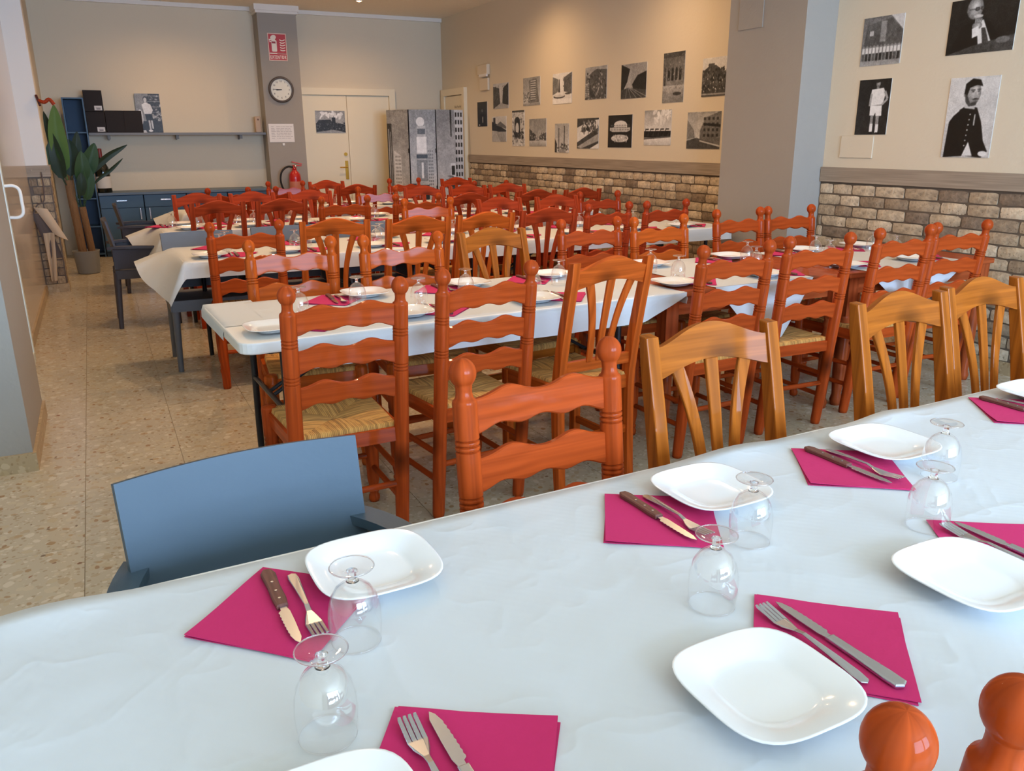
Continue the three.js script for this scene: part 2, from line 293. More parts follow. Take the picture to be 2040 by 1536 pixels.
// left: grey pillar near the camera, glossy panelling, pilaster with bricks
structure('pillar_002', metres(span(-1.75, -0.405, 0, CEIL, -3.95, -4.77), 0.6), M.greyPaint);
structure('baseboard_left', metres(merge([span(-1.75, -0.392, 0, 0.085, -3.937, -4.782), span(-0.56, XL + 0.012, 0, 0.075, -6.35, -8.97)]), 1), M.base);
structure('wall_panel', metres(span(-0.75, XL, 0, CEIL, -4.77, -8.97), 1), M.gloss);
{
  const p = structure('pilaster', metres(span(-0.75, -0.373, 0, CEIL, -8.97, -9.22), 0.6), M.wallWhite);
  part('mortar_bed', merge([span(XL, -0.373, 0, 1.085, -8.964, -8.97), span(-0.373, -0.367, 0, 1.085, -8.97, -9.22)]), M.mortarDark, p);
  for (const [u, y, L, h, s, t] of brickCourses(-0.548, -0.372, 0.085, 1.08)) { const m = part('brick', brickShapes[s], brickTones[Math.max(2, t === 4 ? 3 : t)], p, [u, y, -8.963], [0, -Math.PI / 2, 0]); m.scale.set(0.016, h, L); }
  for (const [u, y, L, h, s, t] of brickCourses(-9.22, -8.972, 0.085, 1.08)) { const m = part('brick', brickShapes[s], brickTones[t % 2 ? 5 : 3], p, [-0.366, y, u], [0, Math.PI, 0]); m.scale.set(0.016, h, L); }
  structure('trim_5', grain(merge([span(XL, -0.355, 1.085, 1.187, -8.948, -8.97), span(-0.373, -0.355, 1.085, 1.187, -8.97, -9.22)]), 'x', 0.3, 1.2), M.band);
  structure('trim_6', metres(merge([span(XL, -0.352, 0, 0.08, -8.945, -8.97), span(-0.373, -0.352, 0, 0.08, -8.97, -9.22)]), 1), M.base);
  for (const x of [-0.51, -0.4]) part('screw', new THREE.SphereGeometry(0.006, 8, 6), M.chrome, p, [x, 1.145, -8.946]);
}
{ // double door in the back wall
  const d = new THREE.Group(); d.name = 'door_1'; d.userData.kind = 'structure'; scene.add(d);
  const z = ZB;
  part('door_frame', merge([span(2.66, 2.72, 0, 2.0, z, z + 0.05), span(3.97, 4.06, 0, 2.0, z, z + 0.05), span(2.66, 4.06, 2.0, 2.09, z, z + 0.05)]), M.doorPaint, d);
  part('door_leaf', rbox(0.62, 1.99, 0.03, 0.004).translate(3.032, 0.997, z + 0.015), M.doorPaint, d);
  part('door_leaf', rbox(0.62, 1.99, 0.03, 0.004).translate(3.657, 0.997, z + 0.012), M.doorPaint, d);
  const h = part('handle_plate', rbox(0.045, 0.26, 0.01, 0.004).translate(3.29, 0.98, z + 0.036), M.brass, d);
  part('lever', merge([rod([3.29, 1.02, z + 0.04], [3.29, 1.02, z + 0.09], 0.008), rod([3.29, 1.02, z + 0.085], [3.18, 1.02, z + 0.085], 0.008)]), M.brass, h);
  part('lock_cylinder', new THREE.CylinderGeometry(0.025, 0.025, 0.012, 16).rotateX(Math.PI / 2).translate(3.285, 1.2, z + 0.036), M.brass, d);
}
{ // toilet door in the right wall, half hidden by the screen
  const d = new THREE.Group(); d.name = 'door_2'; d.userData.kind = 'structure'; scene.add(d);
  part('door_frame', merge([span(XR - 0.05, XR, 0, 2.0, -11.12, -11.04), span(XR - 0.05, XR, 0, 2.0, -11.9, -11.78), span(XR - 0.05, XR, 2.0, 2.09, -11.9, -11.04)]), M.doorPaint, d);
  part('door_leaf', rbox(0.03, 1.99, 0.65, 0.004).translate(XR - 0.015, 0.997, -11.45), M.doorPaint, d);
  const t = canvasTex(96, 24, (g) => { g.fillStyle = 'rgb(232,220,190)'; g.fillRect(0, 0, 96, 24); g.strokeStyle = 'rgb(90,74,60)'; g.lineWidth = 3; for (let i = 0; i < 8; i++) { g.beginPath(); g.moveTo(6 + i * 11, 18); g.lineTo(8 + i * 11, 7 + (i % 3) * 3); g.lineTo(13 + i * 11, 16 - (i % 2) * 6); g.stroke(); } });
  part('lettering', new THREE.PlaneGeometry(0.26, 0.055).rotateY(-Math.PI / 2).translate(XR - 0.0315, 1.84, -11.3), std(0xffffff, 0.6, { map: t }), d);
}
// recessed ceiling lamps
const lampSpots = [[0.9, -3.9], [2.2, -3.9], [3.3, -3.9], [0.9, -6.2], [2.2, -6.2], [4.05, -6.2], [0.9, -8.5], [2.2, -8.5], [4.05, -8.5], [1.0, -10.8], [3.27, -10.8]];
const lampName = (x, z) => `recessed round ceiling lamp, ${x < 1.1 ? 'left' : x < 3 ? 'middle' : 'right'} one above the ${{ '-3.9': 'second table row', '-6.2': 'third table row', '-8.5': 'rear table', '-10.8': 'clear floor before the back wall' }[z]}`;
for (const [x, z] of lampSpots) {
  const o = thing('ceiling_lamp', lampName(x, z), 'lamp', [x, CEIL, z], 0, 'recessed ceiling lamps');
  part('trim_ring', lathe([[0.034, 0.002], [0.034, -0.012], [0.046, -0.012], [0.05, -0.004], [0.05, 0.002]], 24), M.frameWhite, o);
  part('bulb', new THREE.SphereGeometry(0.032, 16, 10).scale(1, 0.55, 1).translate(0, -0.004, 0), M.lampGlow, o);
  const l = new THREE.SpotLight(LAMP, LAMP_POWER, 0, 80 * D2R, 0.8, 2); l.position.set(x, CEIL - 0.03, z); l.target.position.set(x, 0, z); l.shadow.radius = 1.5; l.castShadow = true; l.name = 'ceiling_lamp_light'; scene.add(l, l.target);
}

// ---------------------------------------------------------------- chairs
const RAKE = Math.atan2(0.10, 0.98);
const onPost = (y) => [y * Math.cos(RAKE), y * Math.sin(RAKE)];   // height and set-back of a point at distance y along the post
const turnings = (y0, r) => { const o = []; for (let k = 0; k < 3; k++) { const y = y0 + k * 0.0115; o.push([r, y], [r - 0.0015, y + 0.0006], [r - 0.006, y + 0.0026], [r - 0.006, y + 0.0034], [r - 0.0015, y + 0.0054], [r, y + 0.006]); } return o; };
const knob = []; for (let a = -50; a <= 90; a += 7) knob.push([Math.max(0.0001, 0.0285 * Math.cos(a * D2R)), 0.949 + 0.0315 * Math.sin(a * D2R)]); knob.push([0.0001, 0.9805]);
const ladderPost = lathe([[0.0001, 0], [0.021, 0], [0.0235, 0.02], [0.0255, 0.2], [0.026, 0.5], ...turnings(0.658, 0.026), ...turnings(0.782, 0.026), [0.026, 0.884], [0.0258, 0.889], [0.0245, 0.893], [0.021, 0.8955], [0.0185, 0.9], [0.0172, 0.907], [0.0171, 0.915], [0.0178, 0.921], ...knob], 32);
const frontLeg = lathe([[0.0001, 0], [0.018, 0], [0.022, 0.012], [0.022, 0.024], [0.0165, 0.036], [0.021, 0.044], [0.021, 0.05], [0.017, 0.056], [0.024, 0.1], [0.027, 0.2], [0.027, 0.3], [0.0235, 0.306], [0.028, 0.316], [0.0235, 0.326], [0.028, 0.336], [0.0235, 0.345], [0.028, 0.352], [0.028, 0.455], [0.024, 0.464], [0.0001, 0.466]], 18);
function slatShape(W) {
  const top = [], bot = [], n = 32;
  for (let i = 0; i <= n; i++) {
    const u = i / n, x = (u - 0.5) * W;
    const hump = 0.020 * (Math.exp(-Math.pow((u - 0.27) / 0.13, 2)) + Math.exp(-Math.pow((u - 0.73) / 0.13, 2))) + 0.004;
    const arch = 0.016 * (1 - Math.pow(2 * u - 1, 4)) + 0.0055 * Math.cos((u - 0.5) * 6.283 * 3.2) * (1 - Math.pow(2 * u - 1, 6));
    top.push([x, 0.066 + hump]); bot.push([x, arch]);
  }
  return [...bot, ...top.reverse()];
}
const slatGeo = grain(extrude(slatShape(0.345), 0.018, 0.003), 'x');
// rush seat: four triangular fields that fall towards the middle and wrap over the rails
function rushSeat(wr, wf, d) {
  const c = [[-wr / 2, 0], [wr / 2, 0], [wf / 2, -d], [-wf / 2, -d]], mid = [0, -d * 0.5], gs = [];
  for (let k = 0; k < 4; k++) {
    const a = c[k], b = c[(k + 1) % 4], L = Math.hypot(b[0] - a[0], b[1] - a[1]);
    const g = sheet((u, v) => {
      const ex = a[0] + (b[0] - a[0]) * u, ez = a[1] + (b[1] - a[1]) * u;
      if (v < 0.2) { const t = v / 0.2; return [ex + (ex - mid[0]) * 0.03 * Math.sin(t * Math.PI), 0.43 + 0.03 * t, ez + (ez - mid[1]) * 0.03 * Math.sin(t * Math.PI)]; }
      const t = (v - 0.2) / 0.8; return [ex + (mid[0] - ex) * t, 0.46 - 0.016 * t + 0.008 * Math.sin(t * Math.PI) * Math.abs(1 - 2 * Math.abs(u - 0.5)), ez + (mid[1] - ez) * t];
    }, 12, 10, [L / 0.32, 1]);
    const p = g.attributes.position; for (let i = 0; i < p.count; i++) { const dx = p.getX(i) - a[0], dz = p.getZ(i) - a[1], ux = (b[0] - a[0]) / L, uz = (b[1] - a[1]) / L; g.attributes.uv.setXY(i, (dx * ux + dz * uz) / 0.24, (dz * ux - dx * uz) / 0.4 + p.getY(i)); }
    gs.push(g);
  }
  return merge(gs);
}
const ladderSeat = rushSeat(0.33, 0.368, 0.375), archSeat = rushSeat(0.32, 0.368, 0.37);
const ladderRails = [grain(box(0.34, 0.05, 0.022, 0, 0.42, 0.038), 'x'), grain(box(0.37, 0.05, 0.022, 0, 0.42, -0.345), 'x')];
const sideRail = (s, x0 = 0.176, x1 = 0.186) => grain(box(0.022, 0.05, 0.37).rotateY(-s * Math.atan2(x1 - x0, 0.37)).translate(s * (x0 + x1) / 2, 0.42, -0.155), 'z');
const sideRails = [-1, 1].map((s) => sideRail(s));
const dowelRear = rod([-0.17, 0.224, 0.023], [0.17, 0.224, 0.023], 0.0115), dowelsFront = [rod([-0.185, 0.2, -0.345], [0.185, 0.2, -0.345], 0.0115), rod([-0.185, 0.28, -0.345], [0.185, 0.28, -0.345], 0.0115)];
const dowelsSide = []; for (const s of [-1, 1]) for (const y of [0.155, 0.265]) dowelsSide.push(rod([s * 0.183, y, 0.015], [s * 0.19, y, -0.345], 0.0115));
function ladderChair(m) {
  const c = proto('ladder_back_chair', 'chair');
  for (const s of [-1, 1]) part('back_post', ladderPost, m, c, [s * 0.183, 0, 0], [RAKE, s > 0 ? 1.9 : 0, 0]);
  for (const y of [0.565, 0.69, 0.818]) { const [h, z] = onPost(y); part('slat', slatGeo, m, c, [0, h, z], [RAKE, 0, 0]); }
  for (const s of [-1, 1]) part('front_leg', frontLeg, m, c, [s * 0.19, 0, -0.345]);
  for (const g of ladderRails) part('seat_rail', g, m, c);
  for (const g of sideRails) part('seat_rail', g, m, c);
  for (const g of [dowelRear, ...dowelsFront, ...dowelsSide]) part('stretcher', g, m, c);
  part('seat', ladderSeat, M.rush, c, [0, 0, 0.03]);
  return c;
}
// arch-backed chair: square posts, bowed crest, three splats
const archPost = (() => {
  const o = [], H = 0.955;                                          // side outline: a raked, slightly bowed post with a rounded head
  const zc = (y) => (y < 0.44 ? 0.0 + 0.02 * Math.pow((0.44 - y) / 0.44, 2) : 0.10 * Math.pow((y - 0.44) / 0.515, 1.25));
  for (let i = 0; i <= 14; i++) { const y = H * i / 14, w = 0.030 + 0.010 * Math.sin(Math.PI * Math.min(1, y / 0.9)); o.push([zc(y) + w / 2 * (i === 14 ? 0.55 : 1), y]); }
  for (let i = 14; i >= 0; i--) { const y = H * i / 14, w = 0.030 + 0.010 * Math.sin(Math.PI * Math.min(1, y / 0.9)); o.push([zc(y) - w / 2, i === 14 ? y - 0.002 : y]); }
  return grain(extrude(o, 0.036, 0.004, 2).rotateY(-Math.PI / 2), 'y');
})();
const archBack = (y) => 0.10 * Math.pow(Math.max(0, y - 0.44) / 0.515, 1.25);
const crestGeo = grain(slab((u, v) => {
  const a = Math.pow(Math.sin(u * Math.PI), 1.6), x = (u - 0.5) * 0.335, y0 = 0.852 + 0.030 * Math.pow(Math.sin(u * Math.PI), 1.1), y = y0 + (0.925 + 0.043 * a - y0) * v, q = x / 0.17;
  return [x, y, archBack(y) + 0.011 + 0.012 * (1 - q * q)];
}, 26, 6, 0.022), 'x', 0.3, 1.2, 0.4, 0.3);
function splat(side) {
  const a = [], b = [], n = 18, y0 = 0.545, y1 = 0.885;
  for (let i = 0; i <= n; i++) {
    const t = i / n, y = y0 + (y1 - y0) * t, x = side * (0.047 + 0.062 * Math.pow(t, 2.2)), w = side ? 0.024 + 0.012 * t * t : 0.022 + 0.012 * t;
    a.push([x - w / 2, y]); b.push([x + w / 2, y]);
  }
  const g = extrude([...a, ...b.reverse()].reverse(), 0.012, 0.002), p = g.attributes.position;
  for (let i = 0; i < p.count; i++) p.setZ(i, p.getZ(i) + archBack(p.getY(i)) + 0.008);
  g.computeVertexNormals(); return grain(g, 'y', 0.3, 1.2, 0.2 * side, 0);
}
const splats = [-1, 0, 1].map(splat);
const archBits = {
  low: grain(box(0.34, 0.045, 0.02, 0, 0.53, archBack(0.53)), 'x'), rear: grain(box(0.34, 0.055, 0.022, 0, 0.425, 0), 'x'), front: grain(box(0.36, 0.055, 0.022, 0, 0.425, -0.36), 'x'),
  leg: grain(box(0.036, 0.45, 0.036, 0, 0.225, 0), 'y'), rearBar: grain(box(0.34, 0.035, 0.016, 0, 0.215, 0.008), 'x'), frontBar: grain(box(0.36, 0.035, 0.016, 0, 0.26, -0.36), 'x'),
};
const archSideBars = [-1, 1].map((s) => grain(box(0.016, 0.03, 0.36).rotateY(-s * 0.008).translate(s * 0.1845, 0.15, -0.18), 'z'));
const archSideRails = [-1, 1].map((s) => grain(box(0.022, 0.055, 0.36).rotateY(-s * 0.008).translate(s * 0.1845, 0.425, -0.18), 'z'));
function archChair(m) {
  const c = proto('arch_back_chair', 'chair');
  for (const s of [-1, 1]) part('back_post', archPost, m, c, [s * 0.183, 0, 0]);
  part('crest_rail', crestGeo, m, c);
  for (const g of splats) part('splat', g, m, c);
  part('back_rail', archBits.low, m, c);
  for (const g of [archBits.rear, archBits.front, ...archSideRails]) part('seat_rail', g, m, c);
  for (const s of [-1, 1]) part('front_leg', archBits.leg, m, c, [s * 0.186, 0, -0.36]);
  for (const g of [archBits.rearBar, archBits.frontBar, ...archSideBars]) part('stretcher', g, m, c);
  part('seat', archSeat, M.rush, c, [0, 0.004, 0.0]);
  return c;
}
// moulded plastic armchair, front towards -z, reference point below the back
function armChair(m, armY = 0.632) {
  const c = proto('plastic_armchair', 'armchair');
  part('backrest', slab((u, v) => { const x = (u - 0.5) * (0.455 - 0.012 * (1 - v)), y = 0.47 + 0.352 * v; return [x, y + 0.004 * Math.sin(u * Math.PI) * v, 0.075 * v + 0.026 * (1 - Math.pow(2 * u - 1, 2)) - 0.02]; }, 18, 8, 0.014), m, c);
  part('seat', slab((u, v) => [(u - 0.5) * (0.46 + 0.03 * v), 0.45 - 0.015 * Math.sin(u * Math.PI) * Math.sin(v * Math.PI) + 0.004 * v, 0.03 - 0.44 * v], 12, 10, 0.022), m, c);
  part('apron', merge([box(0.47, 0.06, 0.02, 0, 0.415, -0.4), box(0.44, 0.06, 0.02, 0, 0.415, 0.02), box(0.02, 0.06, 0.42, -0.235, 0.415, -0.19), box(0.02, 0.06, 0.42, 0.235, 0.415, -0.19)]), m, c);
  for (const s of [-1, 1]) {
    part('armrest', slab((u, v) => {
      const a = u * 1.0, x = s * (0.212 + 0.055 * Math.sin(Math.min(1, a * 2.2) * Math.PI / 2)), z = 0.035 - 0.42 * a, y = armY - 0.035 * Math.pow(a, 1.5) - 0.02 * Math.pow(1 - a, 2) ;
      return s > 0 ? [x - 0.03 + 0.045 * v, y, z + 0.03 * v * (1 - a)] : [x - 0.015 + 0.045 * v, y, z + 0.03 * (1 - v) * (1 - a)];
    }, 14, 3, 0.02), m, c);
    part('arm_panel', slab((u, v) => [s * (0.222 + 0.035 * Math.sin(Math.min(1, u * 2) * Math.PI / 2) * v), 0.46 + (armY - 0.482) * v, 0.03 - 0.40 * u], 10, 3, 0.014), m, c);
    for (const z of [-0.375, 0.03]) part('leg', new THREE.CylinderGeometry(0.024, 0.017, 0.43, 10).rotateX(z > 0 ? -0.06 : 0.03).rotateZ(s * 0.03).translate(s * 0.222, 0.2155, z), m, c);
  }
  return c;
}
const protos = { Lr: ladderChair(M.red), Lo: ladderChair(M.orange), Ld: ladderChair(M.redder), Ar: archChair(M.redder), Ao: archChair(M.orange), Ah: archChair(M.honey), Pb: armChair(M.chairBlue, 0.664), Pg: armChair(M.chairGrey), Pd: armChair(M.chairDark) };
const LOOK = { Lr: 'varnished red-brown ladder-back chair', Lo: 'varnished orange-brown ladder-back chair', Ld: 'dark red-brown ladder-back chair', Ar: 'red-brown arched-back wooden chair', Ao: 'orange-brown arched-back wooden chair', Ah: 'light honey-coloured arched-back chair', Pb: 'blue moulded plastic armchair', Pg: 'grey moulded plastic armchair', Pd: 'dark charcoal plastic armchair' };
const ROWNAME = ['front table', 'second table row', 'third table row', 'fourth table row', 'rear table'];
const ROWSHORT = ['front table', 'second row', 'third row', 'fourth row', 'rear table'];
// [kind, x and z of the middle of the back's top, turn in degrees]; near = back towards the camera
const seating = [
  { row: 0, near: true, list: [['Lr', 0.323, -0.332, 1], ['Lr', 0.808, -0.312, -1]] },
  { row: 0, near: false, list: [['Pb', 0.18, -1.52, 6], ['Lr', 0.8, -1.48, 3], ['Ah', 1.29, -1.51, 0], ['Ah', 2.03, -1.57, 3], ['Ah', 2.47, -1.62, 3]] },
  { row: 1, near: true, list: [['Lr', 0.66, -2.5, 1], ['Lr', 1.21, -2.61, 6], ['Ao', 1.73, -2.6, 7], ['Lr', 2.4, -2.665, 1], ['Lr', 2.94, -2.72, -2], ['Lr', 3.57, -2.77, 0], ['Lr', 4.04, -2.8, -4]] },
  { row: 1, near: false, list: [['Lo', 0.76, -3.79, -3], ['Lo', 1.27, -3.73, -3], ['Ah', 1.76, -3.76, 8], ['Lr', 2.45, -3.94, 0], ['Lo', 2.87, -3.86, 3], ['Lr', 3.6, -4.02, 2], ['Lr', 4.03, -4.02, -2]] },
  { row: 2, near: true, list: [['Lr', 0.71, -4.73, -6], ['Ao', 1.2, -4.67, -7], ['Ao', 1.68, -4.59, -1], ['Ao', 2.13, -4.62, 4], ['Ar', 2.62, -4.7, -5], ['Ld', 3.16, -4.82, 7], ['Ld', 3.65, -4.82, 4]] },
  { row: 2, near: false, list: [['Pg', 0.56, -5.8, 0], ['Pg', 1.14, -5.86, -1], ['Pg', 1.69, -5.84, 1], ['Lo', 2.25, -5.95, -4], ['Ar', 2.78, -5.8, 6], ['Ar', 3.29, -5.8, 4], ['Ld', 3.79, -5.95, -2]] },
  { row: 3, near: true, list: [['Ar', 0.8, -6.52, 1], ['Ar', 1.27, -6.51, 6], ['Lr', 1.76, -6.5, -3], ['Lr', 2.36, -6.47, -4], ['Ar', 2.8, -6.4, 0], ['Ar', 3.5, -6.5, 4], ['Ar', 3.96, -6.48, 4]] },
  { row: 3, near: false, list: [['Ar', 0.77, -7.6, -3], ['Ar', 1.22, -7.56, 5], ['Ar', 1.72, -7.53, 3], ['Lr', 2.41, -7.72, -4], ['Ar', 2.84, -7.6, -6], ['Ar', 3.3, -7.6, 0], ['Ar', 3.74, -7.6, -6]] },
  { row: 4, near: true, list: [['Ld', 1.12, -8.25, 1], ['Ld', 1.74, -8.22, 0], ['Ar', 2.36, -8.22, -4], ['Ld', 3.79, -8.1, -4]] },
  { row: 4, near: false, list: [['Ld', 1.86, -9.25, -6], ['Ar', 2.3, -9.22, 1], ['Ld', 3.19, -9.17, 5], ['Ar', 3.8, -9.08, 4]] },
];
for (const { row, near, list } of seating) list.forEach(([k, x, z, deg], i) => {
  const turn = deg * D2R + (near ? 0 : Math.PI), off = k[0] === 'P' ? 0.055 : 0.10;
  copy(protos[k], [x - Math.sin(turn) * off, 0, z - Math.cos(turn) * off], turn, `${LOOK[k]}, ${ORD[i]} from left, ${near ? 'near' : 'far'} side, ${ROWSHORT[row]}`,
    k[0] === 'L' ? 'ladder-back dining chairs' : k[0] === 'A' ? 'arched-back dining chairs' : 'plastic armchairs');
});
copy(protos.Pd, [0.08, 0, -7.12], -Math.PI / 2, 'dark charcoal plastic armchair at the left end of the fourth table row', 'plastic armchairs');
copy(protos.Pd, [0.2, 0, -8.78], -Math.PI / 2, 'dark charcoal plastic armchair at the left end of the rear table', 'plastic armchairs');

// ---------------------------------------------------------------- tables and paper cloths
const TOP = 0.73;
function foldingTable(label, x0, x1, z0, z1, turn = 0) {            // built about its middle; z0 is the near edge
  const L = x1 - x0, W = z0 - z1, t = thing('folding_table', label, 'table', [(x0 + x1) / 2, 0, (z0 + z1) / 2], turn, 'folding tables');
  const r = 0.05, o = []; for (const [cx, cy, a] of [[1, 1, 0], [-1, 1, 90], [-1, -1, 180], [1, -1, 270]]) for (let k = 0; k <= 5; k++) { const b = (a + k * 18) * D2R; o.push([cx * (L / 2 - r) + r * Math.cos(b), cy * (W / 2 - r) + r * Math.sin(b)]); }
  part('tabletop', extrude(o, 0.042, 0.006, 2).rotateX(-Math.PI / 2).translate(0, TOP - 0.023, 0), M.plastic, t);
  for (const s of [-1, 1]) {
    const x = s * (L / 2 - 0.16);
    for (const q of [-1, 1]) part('leg', tube([[x, TOP - 0.045, q * (W / 2 - 0.1)], [x, 0.4, q * (W / 2 - 0.1)], [x, 0.2, q * (W / 2 - 0.085)], [x, 0, q * (W / 2 - 0.085)]], 0.0145, 12, 10), M.steelBlack, t);
    part('crossbar', rod([x, 0.42, -W / 2 + 0.1], [x, 0.42, W / 2 - 0.1], 0.011), M.steelBlack, t);
    part('brace', merge([rod([x, 0.42, 0.03], [x - s * 0.45, TOP - 0.045, 0.03], 0.008), rod([x, 0.42, -0.03], [x - s * 0.45, TOP - 0.045, -0.03], 0.008)]), M.steelBlack, t);
  }
  return t;
}
function woodTable(label, x0, x1, z0, z1) {
  const L = x1 - x0, W = z0 - z1, t = thing('wooden_table', label, 'table', [(x0 + x1) / 2, 0, (z0 + z1) / 2], 0, 'wooden tables');
  part('tabletop', grain(rbox(L, 0.03, W, 0.006).translate(0, TOP - 0.0165, 0), 'x', 0.3, 1.2), M.tableWood, t);
  for (const s of [-1, 1]) { part('apron', grain(box(L - 0.14, 0.09, 0.02, 0, TOP - 0.077, s * (W / 2 - 0.06)), 'x'), M.tableWood, t); part('apron', grain(box(0.02, 0.09, W - 0.14, s * (L / 2 - 0.06), TOP - 0.077, 0), 'z'), M.tableWood, t); }
  const leg = merge([grain(box(0.07, 0.2, 0.07, 0, TOP - 0.132, 0), 'y'), lathe([[0.0001, 0], [0.026, 0], [0.032, 0.03], [0.024, 0.06], [0.033, 0.2], [0.034, 0.4], [0.025, 0.44], [0.034, 0.46], [0.026, 0.48], [0.034, 0.5]], 16)]);
  for (const s of [-1, 1]) for (const q of [-1, 1]) part('leg', leg, M.tableWood, t, [s * (L / 2 - 0.05), 0, q * (W / 2 - 0.05)]);
  return t;
}
// a paper cloth lying on a table with overhangs; at corners it stands out like stiff paper. Coordinates about (0, 0)
function clothGeo(L, W, over, seedling, lift = 0.0, wave = 0.006, stiff = 0) {
  const edgeLift = seedling === 1 ? 0.012 : 0;
  const { l = 0, r = 0, n = 0, f = 0 } = over, nx = Math.round((L + l + r) / 0.028), nz = Math.round((W + n + f) / 0.028);
  return sheet((u, v) => {
    let a = -L / 2 - l + (L + l + r) * u, b = W / 2 + n - (W + n + f) * v;
    if (seedling === 2 && b > W / 2) b = W / 2 + (b - W / 2) * Math.max(0.06, Math.min(1, (1 - u) / 0.16));
    const da = Math.max(0, a - L / 2) - Math.max(0, -L / 2 - a), db = Math.max(0, b - W / 2) - Math.max(0, -W / 2 - b), rad = Math.hypot(da, db);
    const ca = Math.max(-L / 2, Math.min(L / 2, a)), cb = Math.max(-W / 2, Math.min(W / 2, b));
    const lump = 0.0016 * (fbm(a * 0.31 + seedling, b * 0.31 + 3, 16, 16) - 0.5) * 2 + edgeLift * Math.exp(-Math.pow((b + W / 2) / 0.05, 2)) * Math.pow(0.5 + 0.5 * Math.sin(a * 7.3 + Math.sin(a * 3.1) * 2), 3);
    if (rad < 1e-6) return [ca, TOP + lift + Math.max(0, lump), cb];
    const c2 = Math.abs(2 * da * db / (rad * rad)), f2 = Math.min(0.94, 0.05 + 0.5 * c2 * c2 * (1 - stiff) + (da < 0 ? stiff * Math.abs(da) / rad * (0.35 + 0.6 * Math.max(0, Math.min(1, (W / 2 - b) / W))) : 0)), w = wave * Math.sin((da ? b : a) * 9 + seedling * 3) * Math.min(1, rad / 0.1), e = Math.min(0.012, rad);
    const out = 0.006 + f2 * rad + Math.abs(w) + w, drop = Math.sqrt(Math.max(0, rad * rad * (1 - f2 * f2))) - e * 0.3;
    return [ca + out * da / rad, TOP + lift - Math.max(0, drop), cb + out * db / rad];
  }, nx, nz, [(L + l + r) / 1.3, (W + n + f) / 1.3]);
}
function cloth(label, x0, x1, z0, z1, over, turn = 0, lift = 0, s = 1, wave, stiff = 0) {
  return single('paper_tablecloth', clothGeo(x1 - x0, z0 - z1, over, s, lift, wave, stiff), M.paper, label, 'tablecloth', [(x0 + x1) / 2, 0, (z0 + z1) / 2], turn, 'white paper tablecloths');
}
const T1 = { turn: 1.5 * D2R };
foldingTable('long white table under the front paper cloth, nearest the camera on the left', -0.26, 1.565, -0.40, -1.29, T1.turn);
foldingTable('long white table under the front paper cloth, at the right edge of the photo', 1.6, 3.43, -0.448, -1.338, T1.turn);
{ const g = cloth('wide white paper cloth on the front table with the nearest place settings', -0.255, 3.425, -0.42, -1.315, { l: 0.16, r: 0.1, n: 0.18, f: 0.16 }, T1.turn, 0.0, 1, 0.012); }
foldingTable('white folding table with black legs, bare at its left corner, second row', 0.36, 2.19, -2.88, -3.65, 2.5 * D2R);
cloth('white paper runner hanging over the second-row folding table with black legs', 0.52, 2.32, -2.88, -3.655, { n: 0.12, f: 0.1, l: 0.0, r: 0.06 }, 2.5 * D2R, 0.0, 2, 0.004);
single('paper_sheet', clothGeo(0.2, 0.5, { l: 0.055 }, 5, 0, 0.002), M.paper, 'narrow strip of white paper covering the far left corner of the second-row folding table', 'tablecloth', [0.452, -0.0004, -3.4], 2.5 * D2R, 'white paper tablecloths');
woodTable('reddish wooden table with turned legs, right of the second-row folding table', 2.245, 3.395, -2.935, -3.76);
woodTable('reddish wooden table with turned legs by the brick wall, second row', 3.405, 4.56, -2.935, -3.76);
{ // squares of paper across the wooden tables, a corner hanging over the near edge
  const flap = (x0, x1, xt, yt, h0) => {
    const W = x1 - x0, z0 = -2.935, z1 = -3.75;
    const top = sheet((u, v) => [x0 + W * u + (1 - v) * 0.02, TOP + 0.0012, z0 - 0.0 + (z1 - z0) * v], 14, 10, [W / 1.3, 0.6]);
    const hang = sheet((u, v) => { const a = x0 + W * u + 0.02, b = xt + (u - 0.5) * 0.12; const k = Math.pow(v, 1.0); return [a + (b - a) * k, TOP + 0.0012 - (TOP - yt) * k * (1 - 0.08 * Math.abs(u - 0.5)), z0 + 0.004 + 0.035 * Math.sin(v * 1.5) * (0.6 + 0.4 * Math.sin(u * 9))]; }, 14, 10, [W / 1.3, 0.3]);
    return merge([top, hang]);
  };
  single('paper_tablecloth', flap(2.5, 3.12, 2.86, 0.42), M.paper, 'white paper sheet with a long hanging corner on the left wooden table', 'tablecloth', null, 0, 'white paper tablecloths');
  single('paper_tablecloth', flap(3.5, 4.3, 3.86, 0.5), M.paper, 'white paper sheet with a hanging corner on the wooden table by the brick wall', 'tablecloth', null, 0, 'white paper tablecloths');
}
for (const [row, x0, xm, x1, z0, z1, s] of [[2, 0.4, 2.42, 4.44, -5.03, -5.8, 7], [3, 0.42, 2.38, 4.34, -6.78, -7.45, 8], [4, 0.72, 2.5, 4.28, -8.45, -9.05, 9]]) {
  foldingTable(`folding table under the paper cloth, left half of the ${ROWNAME[row]}`, x0, xm - 0.005, z0, z1);
  foldingTable(`folding table under the paper cloth, right half of the ${ROWNAME[row]}`, xm + 0.005, x1, z0, z1);
  cloth(`long white paper cloth with stiff hanging corners on the ${ROWNAME[row]}`, x0, x1, z0, z1, { l: 0.25, r: 0.1, n: row === 2 ? 0.1 : 0.16, f: 0.06 }, 0, 0, s, 0.006, 1.05);
}

